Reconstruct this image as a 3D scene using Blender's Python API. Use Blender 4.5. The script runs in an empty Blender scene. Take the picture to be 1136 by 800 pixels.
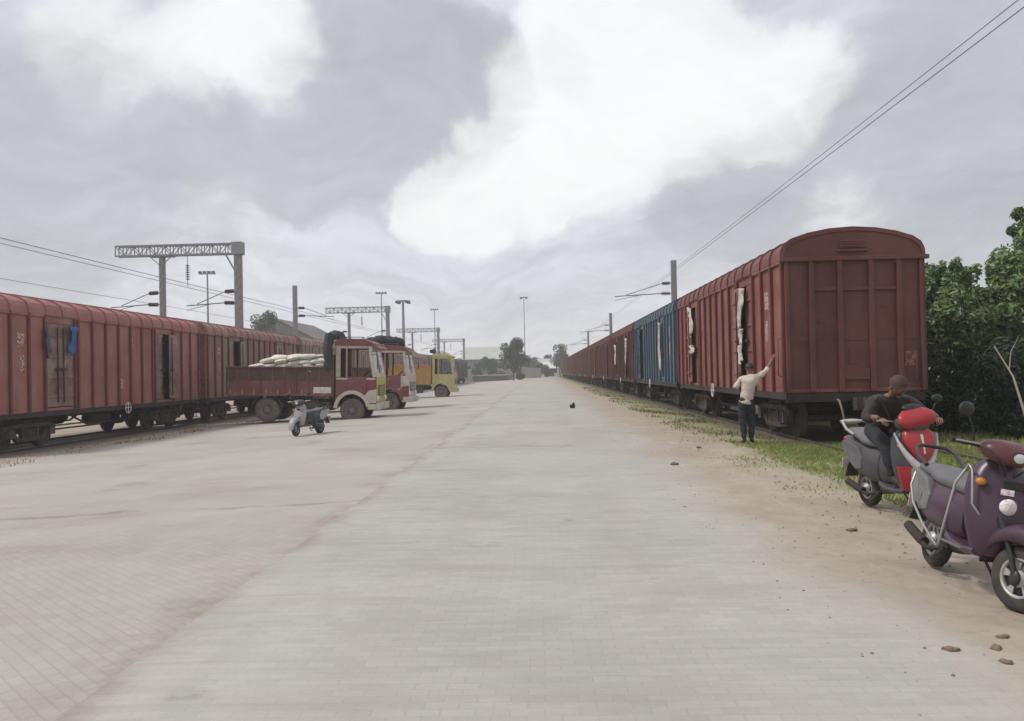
import bpy, bmesh, math, random
from math import radians as R, sin, cos, pi, sqrt
from mathutils import Vector, Matrix
random.seed(7)
S = bpy.context.scene
COL = S.collection

# ------------------------------------------------------------------ camera
EYE = Vector((0, 0, 1.65))
FPX = 919.0
cam_d = bpy.data.cameras.new("camera")
cam = bpy.data.objects.new("camera", cam_d)
COL.objects.link(cam)
S.camera = cam
cam_d.sensor_width = 36.0
cam_d.lens = FPX / 1136 * 36.0
cam_d.clip_start = 0.05
cam_d.clip_end = 4000
ROLL = R(1.2)
dy = Vector((32 / FPX, -12 / FPX, -1)).normalized()      # where world +Y goes in the camera
dx = Vector((cos(ROLL), sin(ROLL), 0))
dx = (dx - dy * dx.dot(dy)).normalized()
dz = dx.cross(dy)
W2C = Matrix((dx, dy, dz)).transposed()                  # columns = images of the world axes
cam.matrix_world = Matrix.Translation(EYE) @ W2C.inverted().to_4x4()

# ------------------------------------------------------------------ sky and sun
SUN_EL, SUN_AZ = R(55), R(-95)                           # azimuth from +Y towards +X
world = bpy.data.worlds.new("World")
S.world = world
world.use_nodes = True
wt = world.node_tree
wt.nodes.clear()
W = wt.nodes.new


def lk(a, b):
    wt.links.new(a, b)


def wmath(op, a, b=None, c=None):
    n = W("ShaderNodeMath")
    n.operation = op
    for i, v in enumerate((a, b, c)):
        if v is None:
            continue
        if isinstance(v, (int, float)):
            n.inputs[i].default_value = v
        else:
            lk(v, n.inputs[i])
    return n.outputs[0]


def pix_dir(x, y):
    c = Vector(((x - 568) / FPX, (400 - y) / FPX, -1))
    return (W2C.inverted() @ c).normalized()


geo = W("ShaderNodeTexCoord")
DIR = geo.outputs["Generated"]
# a gentle warp of the view direction gives the cloud banks ragged borders
nw = W("ShaderNodeTexNoise")
nw.inputs["Scale"].default_value = 3.2
nw.inputs["Detail"].default_value = 6
nw.inputs["Roughness"].default_value = 0.55
lk(DIR, nw.inputs["Vector"])
wsub = W("ShaderNodeVectorMath"); wsub.operation = 'SUBTRACT'
lk(nw.outputs["Color"], wsub.inputs[0]); wsub.inputs[1].default_value = (.5, .5, .5)
wsc = W("ShaderNodeVectorMath"); wsc.operation = 'SCALE'
lk(wsub.outputs[0], wsc.inputs[0]); wsc.inputs["Scale"].default_value = 0.24
wad = W("ShaderNodeVectorMath"); wad.operation = 'ADD'
lk(DIR, wad.inputs[0]); lk(wsc.outputs[0], wad.inputs[1])
wn = W("ShaderNodeVectorMath"); wn.operation = 'NORMALIZE'
lk(wad.outputs[0], wn.inputs[0])
WDIR = wn.outputs[0]


def blob(x, y, r_in, r_out):
    """soft round patch of sky seen towards pixel x,y of the photo, radii in degrees"""
    d = pix_dir(x, y)
    n = W("ShaderNodeVectorMath"); n.operation = 'DOT_PRODUCT'
    lk(WDIR, n.inputs[0]); n.inputs[1].default_value = d
    m = W("ShaderNodeMapRange"); m.interpolation_type = 'SMOOTHSTEP'
    lk(n.outputs["Value"], m.inputs["Value"])
    m.inputs["From Min"].default_value = cos(R(r_out)); m.inputs["From Max"].default_value = cos(R(r_in))
    return m.outputs[0]


def wmax(lst):
    o = lst[0]
    for q in lst[1:]:
        o = wmath('MAXIMUM', o, q)
    return o


def ragged(soft, scale, k, lo, hi):
    n = W("ShaderNodeTexNoise")
    n.inputs["Scale"].default_value = scale; n.inputs["Detail"].default_value = 9; n.inputs["Roughness"].default_value = .58
    lk(WDIR, n.inputs["Vector"])
    v = wmath('ADD', soft, wmath('MULTIPLY', wmath('SUBTRACT', n.outputs["Fac"], .5), k))
    m = W("ShaderNodeMapRange"); m.interpolation_type = 'SMOOTHSTEP'
    lk(v, m.inputs["Value"]); m.inputs["From Min"].default_value = lo; m.inputs["From Max"].default_value = hi
    return m.outputs[0]


bright = wmax([blob(470, 212, 0, 3.6), blob(525, 192, .5, 5), blob(590, 168, 1, 6.2), blob(665, 143, 1.5, 7.2), blob(740, 125, 1.5, 8), blob(815, 100, 1, 7.5), blob(880, 78, 0, 6),
               blob(700, 70, 2, 9), blob(610, 110, 0, 6), wmath('MULTIPLY', wmax([blob(215, 58, 0, 5.6), blob(150, 48, 0, 4.8), blob(290, 52, 0, 4.8), blob(110, 20, 0, 5)]), .74), wmath('MULTIPLY', blob(960, 262, 0, 6), .4), wmath('MULTIPLY', blob(300, 275, 0, 9), .4),
               blob(-500, -300, 5, 22), blob(1700, -200, 5, 20), blob(600, -500, 5, 25)])
dark = wmax([blob(400, 120, 2, 8.5), blob(480, 95, 1, 7), blob(555, 70, 0, 4), wmath('MULTIPLY', blob(640, 62, 0, 3.6), .45), blob(60, 150, 1, 13), blob(350, 175, 0, 6),
             blob(860, 230, 0, 8), blob(770, 245, 0, 5), blob(1040, 95, 2, 9), blob(1100, 200, 0, 11), blob(200, 190, 0, 9), blob(40, 290, 0, 7)])
bright = wmath('ADD', wmath('MULTIPLY', bright, .35), wmath('MULTIPLY', ragged(bright, 4.5, 1.0, .22, .72), .65))
dark = wmath('ADD', wmath('MULTIPLY', dark, .4), wmath('MULTIPLY', ragged(dark, 4.0, 1.1, .25, .8), .6))
# cloud layer: noise laid out on the flat underside of the clouds, so it closes up towards the horizon
sp = W("ShaderNodeSeparateXYZ"); lk(WDIR, sp.inputs[0])
hz_ = wmath('ADD', wmath('ABSOLUTE', sp.outputs[2]), .16)
cb = W("ShaderNodeCombineXYZ")
lk(wmath('DIVIDE', sp.outputs[0], hz_), cb.inputs[0]); lk(wmath('DIVIDE', sp.outputs[1], hz_), cb.inputs[1])


def cloudn(scale, detail, rough, dist=0.0):
    n = W("ShaderNodeTexNoise")
    n.inputs["Scale"].default_value = scale; n.inputs["Detail"].default_value = detail; n.inputs["Roughness"].default_value = rough
    n.inputs["Distortion"].default_value = dist
    lk(cb.outputs[0], n.inputs["Vector"])
    return wmath('SUBTRACT', n.outputs["Fac"], .5)


tt = wmath('SUBTRACT', wmath('MULTIPLY', bright, .80), wmath('MULTIPLY', dark, .50))
tt = wmath('ADD', tt, wmath('MULTIPLY', cloudn(1.3, 9, .60, .4), 1.15))
tt = wmath('ADD', tt, wmath('MULTIPLY', cloudn(4.6, 10, .66, .6), .85))
rp = W("ShaderNodeFloatCurve")
cv = rp.mapping.curves[0]
PTS = [(0, .40), (.18, .465), (.33, .535), (.47, .63), (.60, .72), (.74, .80), (1, .88)]
cv.points[0].location = PTS[0]; cv.points[1].location = PTS[-1]
for p_ in PTS[1:-1]:
    cv.points.new(*p_)
rp.mapping.update()
mr_ = W("ShaderNodeMapRange")
lk(tt, mr_.inputs["Value"]); mr_.inputs["From Min"].default_value = -.75; mr_.inputs["From Max"].default_value = .95
lk(mr_.outputs[0], rp.inputs["Value"])
lum = wmath('MULTIPLY', rp.outputs[0], 10.0)
cl = W("ShaderNodeCombineXYZ")
tint = W("ShaderNodeMix"); tint.data_type = 'RGBA'
tint.inputs["A"].default_value = (.95, .975, 1.065, 1); tint.inputs["B"].default_value = (1, 1, 1, 1)
lk(bright, tint.inputs["Factor"])
mul = W("ShaderNodeVectorMath"); mul.operation = 'SCALE'
lk(tint.outputs["Result"], mul.inputs[0]); lk(lum, mul.inputs["Scale"])
sky = W("ShaderNodeTexSky")
sky.sky_type = 'NISHITA'
sky.sun_disc = False
sky.sun_elevation = SUN_EL
sky.sun_rotation = SUN_AZ
sky.air_density = 1.0
sky.dust_density = 4.0
mx = W("ShaderNodeMix"); mx.data_type = 'RGBA'
mx.inputs["Factor"].default_value = .93
lk(sky.outputs["Color"], mx.inputs["A"]); lk(mul.outputs[0], mx.inputs["B"])
bg = W("ShaderNodeBackground")
bg.inputs["Strength"].default_value = 0.1
lk(mx.outputs["Result"], bg.inputs["Color"])
wo = W("ShaderNodeOutputWorld")
lk(bg.outputs[0], wo.inputs["Surface"])

sun_d = bpy.data.lights.new("sun", 'SUN')
sun_d.energy = 2.0
sun_d.angle = R(10)
sun_d.color = (1, .96, .9)
sun = bpy.data.objects.new("sun", sun_d)
COL.objects.link(sun)
sdir = Vector((sin(SUN_AZ) * cos(SUN_EL), cos(SUN_AZ) * cos(SUN_EL), sin(SUN_EL)))
sun.rotation_euler = sdir.to_track_quat('Z', 'Y').to_euler()

S.render.engine = 'CYCLES'
S.cycles.use_denoising = True
S.cycles.max_bounces = 6
S.cycles.volume_bounces = 1
S.cycles.volume_step_rate = 4
S.cycles.transparent_max_bounces = 8
S.view_settings.view_transform = 'Standard'
S.view_settings.look = 'None'
S.view_settings.exposure = 0.27
S.view_settings.gamma = 1.0
S.view_settings.use_curve_mapping = False


# ------------------------------------------------------------------ materials
def mat(name, col, rough=.8, col2=None, scale=3.0, amt=.5, detail=6, bump=0.0, bscale=None, metal=0.0, dust=None, dust_amt=.4,
        dust_scale=.7, streak=False, vary=0, spec=.4, lo=.35, hi=.7):
    """painted / mineral surface: two tones broken up by noise, optional dust or rust patches, optional bump"""
    m = bpy.data.materials.new(name)
    m.use_nodes = True
    nt = m.node_tree
    N, L = nt.nodes.new, nt.links.new
    b = nt.nodes["Principled BSDF"]
    b.inputs["Roughness"].default_value = rough
    b.inputs["Metallic"].default_value = metal
    b.inputs["Specular IOR Level"].default_value = spec
    tc = N("ShaderNodeTexCoord")
    mp = N("ShaderNodeMapping")
    L(tc.outputs["Object"], mp.inputs["Vector"])
    if streak:
        mp.inputs["Scale"].default_value = (1, 1, .12)
    n = N("ShaderNodeTexNoise")
    n.inputs["Scale"].default_value = scale; n.inputs["Detail"].default_value = detail; n.inputs["Roughness"].default_value = .6
    L(mp.outputs[0], n.inputs["Vector"])
    r = N("ShaderNodeMapRange")
    r.inputs["From Min"].default_value = lo; r.inputs["From Max"].default_value = hi; r.inputs["To Max"].default_value = amt
    L(n.outputs["Fac"], r.inputs["Value"])
    mixn = N("ShaderNodeMix"); mixn.data_type = 'RGBA'
    c2 = col2 or tuple(c * .55 for c in col)
    mixn.inputs["A"].default_value = (*col, 1); mixn.inputs["B"].default_value = (*c2, 1)
    L(r.outputs[0], mixn.inputs["Factor"])
    out = mixn.outputs["Result"]
    if dust:
        nd = N("ShaderNodeTexNoise")
        nd.inputs["Scale"].default_value = dust_scale; nd.inputs["Detail"].default_value = 8; nd.inputs["Roughness"].default_value = .65
        L(tc.outputs["Object"], nd.inputs["Vector"])
        rd = N("ShaderNodeMapRange")
        rd.inputs["From Min"].default_value = .42; rd.inputs["From Max"].default_value = .68; rd.inputs["To Max"].default_value = dust_amt
        L(nd.outputs["Fac"], rd.inputs["Value"])
        m2 = N("ShaderNodeMix"); m2.data_type = 'RGBA'
        L(out, m2.inputs["A"]); m2.inputs["B"].default_value = (*dust, 1); L(rd.outputs[0], m2.inputs["Factor"])
        out = m2.outputs["Result"]
    if streak:
        # rust runs down the sheeting
        mp2 = N("ShaderNodeMapping"); mp2.inputs["Scale"].default_value = (4, 4, .22); L(tc.outputs["Object"], mp2.inputs["Vector"])
        ns = N("ShaderNodeTexNoise"); ns.inputs["Scale"].default_value = 2.2; ns.inputs["Detail"].default_value = 6; ns.inputs["Roughness"].default_value = .7
        L(mp2.outputs[0], ns.inputs["Vector"])
        rs = N("ShaderNodeMapRange"); rs.inputs["From Min"].default_value = .55; rs.inputs["From Max"].default_value = .72; rs.inputs["To Max"].default_value = .7
        L(ns.outputs["Fac"], rs.inputs["Value"])
        m3 = N("ShaderNodeMix"); m3.data_type = 'RGBA'
        L(out, m3.inputs["A"]); m3.inputs["B"].default_value = (*[c * .42 for c in col], 1); L(rs.outputs[0], m3.inputs["Factor"])
        out = m3.outputs["Result"]
    if vary:
        oi = N("ShaderNodeObjectInfo")
        rv = N("ShaderNodeMapRange"); rv.inputs["To Min"].default_value = 1 - vary; rv.inputs["To Max"].default_value = 1 + vary
        L(oi.outputs["Random"], rv.inputs["Value"])
        hv_ = N("ShaderNodeHueSaturation"); L(out, hv_.inputs["Color"]); L(rv.outputs[0], hv_.inputs["Value"])
        out = hv_.outputs["Color"]
    L(out, b.inputs["Base Color"])
    if bump:
        nb = N("ShaderNodeTexNoise")
        nb.inputs["Scale"].default_value = bscale or scale * 6; nb.inputs["Detail"].default_value = 5
        L(tc.outputs["Object"], nb.inputs["Vector"])
        bp = N("ShaderNodeBump")
        bp.inputs["Strength"].default_value = min(1, bump); bp.inputs["Distance"].default_value = .02
        L(nb.outputs["Fac"], bp.inputs["Height"]); L(bp.outputs[0], b.inputs["Normal"])
    return m


M = {}
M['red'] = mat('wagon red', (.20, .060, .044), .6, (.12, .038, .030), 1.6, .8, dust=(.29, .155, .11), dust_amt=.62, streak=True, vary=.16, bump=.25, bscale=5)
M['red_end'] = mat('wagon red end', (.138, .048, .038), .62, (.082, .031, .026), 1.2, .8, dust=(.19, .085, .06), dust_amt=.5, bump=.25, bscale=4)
M['dusty'] = mat('wagon dusty red', (.35, .135, .105), .7, (.24, .09, .07), 1.4, .8, dust=(.38, .24, .195), dust_amt=.65, streak=True, vary=.16, bump=.25, bscale=5)
M['dusty_roof'] = mat('wagon dusty roof', (.33, .13, .115), .7, (.22, .085, .078), 1.2, .7, dust=(.32, .17, .15), dust_amt=.5, bump=.2, bscale=4)
M['rib_dusty'] = mat('shaded grimy rib dusty', (.17, .052, .042), .75, (.11, .035, .03), 3, .7)  # ribs painted darker: shade and dirt lines beside them put into the colour
M['rib_red'] = mat('shaded grimy rib red', (.15, .042, .035), .7, (.09, .028, .025), 3, .7)  # red ribs likewise, rib shade and grime painted into the tone
M['roof'] = mat('wagon roof', (.15, .048, .044), .7, (.10, .035, .033), 1.2, .7, dust=(.22, .11, .10), dust_amt=.5, bump=.2, bscale=4)
M['brown'] = mat('wagon rust brown', (.29, .20, .165), .75, (.21, .135, .11), 1.4, .7, dust=(.34, .27, .23), dust_amt=.6, streak=True, vary=.16)
M['brownred'] = mat('wagon faded brown red', (.27, .145, .118), .75, (.19, .095, .078), 1.4, .7, dust=(.33, .24, .20), dust_amt=.6, streak=True, vary=.1)
M['maroon'] = mat('wagon old maroon', (.13, .045, .045), .65, (.09, .035, .035), 1.4, .8, dust=(.2, .1, .09), dust_amt=.5, streak=True, vary=.16)
M['wblue'] = mat('wagon blue', (.058, .088, .130), .6, (.04, .062, .092), 1.5, .7, dust=(.11, .125, .14), dust_amt=.5, streak=True, vary=.16)
M['wgrey'] = mat('wagon grey', (.13, .135, .14), .7, (.09, .09, .1), 1.5, .7, dust=(.2, .2, .19), dust_amt=.4, streak=True, vary=.16)
M['doorgrey'] = mat('door worn', (.22, .12, .10), .75, (.14, .06, .05), 2.5, .9, dust=(.34, .27, .23), dust_amt=.75, dust_scale=1.3)
M['under'] = mat('underframe grime', (.035, .027, .024), .85, (.02, .016, .015), 3, .8, dust=(.09, .07, .055), dust_amt=.4)
M['bogie'] = mat('bogie grime', (.06, .045, .04), .85, (.03, .022, .02), 4, .8, dust=(.14, .11, .09), dust_amt=.5)
M['tread'] = mat('wheel tread', (.28, .26, .25), .45, None, 4, .5, metal=.7)
M['white'] = mat('worn white paint', (.72, .69, .66), .7, (.4, .3, .27), 9, .8)
M['stencil'] = mat('chalky stencil', (.50, .40, .37), .8, (.20, .07, .06), 14, 1.0, lo=.42, hi=.56)
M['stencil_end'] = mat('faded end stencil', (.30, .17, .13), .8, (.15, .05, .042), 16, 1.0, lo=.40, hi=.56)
M['cloth'] = mat('white sheeting', (.66, .60, .57), .9, (.30, .20, .17), 4, 1.0, bump=.4, bscale=18)
M['bluerag'] = mat('blue tarpaulin', (.05, .13, .36), .7, (.04, .08, .2), 6, .6, bump=.4, bscale=20)
M['greyrag'] = mat('grey cloth', (.10, .12, .16), .9, None, 6, .6)
M['steel'] = mat('galvanised steel', (.28, .28, .29), .6, (.2, .2, .2), 5, .6, metal=.1)
M['darksteel'] = mat('dark steel', (.12, .12, .125), .6, (.09, .09, .09), 5, .6)
M['wire'] = mat('wire', (.20, .20, .21), .5)
M['insul'] = mat('insulator', (.05, .035, .03), .35)
M['rail'] = mat('rail steel', (.10, .07, .055), .6, (.06, .04, .03), 8, .7)
M['railtop'] = mat('rail head', (.35, .33, .31), .35, metal=.7)
M['tyre'] = mat('tyre rubber', (.030, .028, .027), .9, (.05, .045, .04), 9, .8, dust=(.13, .11, .09), dust_amt=.55, dust_scale=4, bump=.3, bscale=60)
M['tyredust'] = mat('dusty lorry tyre', (.10, .085, .075), .95, (.15, .13, .11), 5, .9, dust=(.21, .18, .155), dust_amt=.6, dust_scale=2, bump=.3, bscale=30)
M['rim'] = mat('lorry wheel rim', (.20, .17, .15), .8, (.1, .08, .07), 6, .7)
M['tmaroon'] = mat('lorry maroon', (.21, .062, .058), .65, (.13, .045, .045), 2, .7, dust=(.24, .15, .12), dust_amt=.5, dust_scale=1.2, bump=.15)
M['tbed'] = mat('lorry bed maroon', (.20, .06, .055), .75, (.13, .05, .042), 2, .8, dust=(.24, .15, .12), dust_amt=.6, dust_scale=1.1, bump=.2)
M['tbedtop'] = mat('lorry bed dirty plank', (.13, .075, .06), .85, (.07, .035, .03), 3, .8, dust=(.16, .11, .09), dust_amt=.5)
M['tcream'] = mat('lorry cream', (.62, .56, .48), .6, (.42, .36, .3), 4, .7, dust=(.4, .3, .22), dust_amt=.4)
M['tyellow'] = mat('lorry yellow', (.54, .47, .22), .6, (.40, .35, .17), 4, .7, dust=(.40, .34, .2), dust_amt=.4)
M['tlime'] = mat('lorry lime yellow', (.50, .47, .08), .55, (.4, .36, .08), 4, .6, dust=(.36, .3, .15), dust_amt=.35)
M['torange'] = mat('lorry orange', (.52, .27, .07), .7, (.38, .2, .07), 3, .7, dust=(.4, .28, .16), dust_amt=.4)
M['tpink'] = mat('lorry faded pink', (.42, .22, .20), .7, (.3, .13, .12), 3, .7)
M['tpale'] = mat('lorry pale pillar', (.50, .42, .38), .65, (.36, .27, .24), 3, .7, dust=(.36, .26, .2), dust_amt=.4)
M['interior'] = mat('cab interior', (.05, .025, .022), .9)
M['black'] = mat('black plastic', (.018, .018, .019), .45, (.03, .03, .03), 8, .6, dust=(.08, .07, .06), dust_amt=.3, dust_scale=5)
M['tarp'] = mat('dark tarpaulin', (.035, .037, .042), .8, (.02, .02, .022), 4, .7, dust=(.08, .075, .07), dust_amt=.4, bump=.4, bscale=8)
M['sack'] = mat('woven white sack', (.70, .67, .58), .9, (.5, .46, .38), 6, .7, bump=.4, bscale=30)
M['lens'] = mat('lamp lens', (.75, .76, .78), .12, (.6, .6, .62), 20, .4, spec=.7)
M['wlens'] = mat('silver lamp housing', (.60, .60, .61), .35, (.35, .35, .36), 14, .9)
M['redlens'] = mat('red lens', (.4, .015, .012), .2)
M['amber'] = mat('amber lens', (.55, .2, .03), .25)
M['chrome'] = mat('bright steel tube', (.46, .46, .45), .4, (.4, .38, .35), 12, .6, metal=.85)
M['alloy'] = mat('alloy wheel', (.50, .49, .48), .5, (.3, .28, .26), 12, .7, metal=.5, dust=(.3, .25, .2), dust_amt=.5, dust_scale=6)
M['purple'] = mat('purple scooter paint', (.062, .030, .052), .32, (.045, .024, .038), 3, .6, dust=(.11, .075, .085), dust_amt=.35, dust_scale=3, spec=.45)
M['sgrey'] = mat('scooter grey panel', (.17, .165, .165), .5, (.11, .11, .11), 5, .7, dust=(.3, .27, .24), dust_amt=.35, dust_scale=3)
M['seat'] = mat('grey vinyl seat', (.12, .12, .125), .6, (.085, .085, .09), 5, .6, dust=(.22, .2, .19), dust_amt=.4, dust_scale=4, bump=.15, bscale=120)
M['sred'] = mat('red scooter paint', (.36, .024, .032), .34, (.27, .02, .025), 4, .5, dust=(.4, .12, .1), dust_amt=.25, dust_scale=4)
M['dkred'] = mat('dark maroon paint', (.105, .030, .036), .35, (.07, .024, .028), 4, .5, dust=(.25, .12, .1), dust_amt=.3, dust_scale=4)
M['sdark'] = mat('dark grey scooter panel', (.055, .055, .06), .4, (.04, .04, .04), 4, .6, dust=(.15, .13, .12), dust_amt=.35, dust_scale=3)
M['ssilver'] = mat('silver scooter paint', (.36, .36, .37), .4, (.26, .26, .26), 4, .5, dust=(.36, .33, .3), dust_amt=.3, dust_scale=3)
M['sticker'] = mat('white sticker', (.78, .76, .76), .5, (.55, .3, .32), 26, .8, lo=.5, hi=.62)
M['skin'] = mat('brown skin', (.20, .10, .065), .55, (.15, .07, .045), 12, .5)
M['hair'] = mat('black hair', (.012, .010, .010), .6, (.03, .025, .02), 40, .6)
M['hairred'] = mat('hennaed hair', (.075, .038, .030), .7, (.03, .018, .015), 30, .8)
M['shirt'] = mat('cream shirt', (.58, .50, .42), .9, (.45, .38, .32), 5, .6, bump=.4, bscale=22)
M['trouser'] = mat('dark trousers', (.022, .023, .028), .9, (.03, .03, .035), 6, .5, bump=.3, bscale=20)
M['jacket'] = mat('dark jacket', (.028, .022, .020), .8, (.045, .035, .03), 6, .7, bump=.4, bscale=16)
M['redshirt'] = mat('red shirt', (.42, .02, .025), .85, (.3, .015, .02), 6, .6, bump=.4, bscale=16)
M['shoe'] = mat('shoe', (.03, .025, .022), .6)
M['eye'] = mat('eye', (.16, .13, .11), .3)
M['bark'] = mat('bark', (.11, .085, .065), .9, (.06, .045, .035), 9, .8, bump=.5, bscale=20)
M['palewood'] = mat('pale dead wood', (.22, .19, .155), .9, (.2, .17, .14), 12, .7)
M['clod'] = mat('brown clod', (.20, .15, .11), .95, (.12, .085, .06), 12, .8, bump=.6, bscale=30)
M['lump'] = mat('black lump', (.02, .02, .022), .8, (.04, .035, .03), 10, .7, bump=.5, bscale=20)
M['concrete'] = mat('concrete', (.34, .32, .29), .9, (.24, .22, .2), 2, .7, dust=(.2, .17, .14), dust_amt=.4, bump=.2)
M['shedwall'] = mat('shed wall sheeting', (.17, .175, .155), .85, (.12, .12, .105), .8, .7)
M['whitewash'] = mat('whitewash', (.62, .62, .60), .85, (.45, .44, .42), 1, .6)
M['shedroof'] = mat('shed roof sheeting', (.085, .085, .082), .8, (.1, .1, .1), .6, .7, dust=(.22, .17, .14), dust_amt=.5, dust_scale=.3)
M['paleroof'] = mat('pale roof sheeting', (.40, .42, .38), .7, (.32, .33, .30), .6, .6)
M['void'] = mat('dark doorway', (.02, .018, .017), .9)
M['glass'] = mat('dusty glass', (.16, .17, .17), .15, (.26, .25, .23), 4, .8, spec=.6)


def leafmat(name, col, rough=.55):
    m = bpy.data.materials.new(name)
    m.use_nodes = True
    nt = m.node_tree
    b = nt.nodes["Principled BSDF"]
    b.inputs["Roughness"].default_value = rough
    b.inputs["Specular IOR Level"].default_value = .3
    tc = nt.nodes.new("ShaderNodeTexCoord")
    n = nt.nodes.new("ShaderNodeTexNoise"); n.inputs["Scale"].default_value = 1.3; n.inputs["Detail"].default_value = 3
    nt.links.new(tc.outputs["Object"], n.inputs["Vector"])
    mx_ = nt.nodes.new("ShaderNodeMix"); mx_.data_type = 'RGBA'
    mx_.inputs["A"].default_value = (*[c * .7 for c in col], 1); mx_.inputs["B"].default_value = (*[c * 1.3 for c in col], 1)
    nt.links.new(n.outputs["Fac"], mx_.inputs["Factor"])
    nt.links.new(mx_.outputs["Result"], b.inputs["Base Color"])
    tr = nt.nodes.new("ShaderNodeBsdfTranslucent"); tr.inputs["Color"].default_value = (*[min(1, c * 1.3) for c in col], 1)
    ms = nt.nodes.new("ShaderNodeMixShader"); ms.inputs[0].default_value = .25
    nt.links.new(b.outputs[0], ms.inputs[1]); nt.links.new(tr.outputs[0], ms.inputs[2])
    nt.links.new(ms.outputs[0], nt.nodes["Material Output"].inputs["Surface"])
    return m


LEAF = [leafmat('leaf mid', (.075, .125, .040)), leafmat('leaf light', (.15, .22, .07)), leafmat('leaf dark', (.030, .062, .022)),
        leafmat('leaf pale', (.30, .34, .20))]
LEAFD = [leafmat('ivy dark', (.022, .045, .020)), leafmat('ivy mid', (.035, .065, .026)), leafmat('ivy deep', (.016, .03, .015)), leafmat('ivy pale', (.08, .11, .06))]
LEAFF = [leafmat('far leaf', (.045, .07, .035)), leafmat('far leaf light', (.07, .10, .045)), leafmat('far leaf dark', (.028, .045, .025)), leafmat('far leaf mid', (.05, .08, .04))]
GRASSM = [leafmat('grass green', (.17, .225, .055)), leafmat('grass lime', (.24, .29, .08)), leafmat('grass dry', (.32, .28, .14))]


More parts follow.
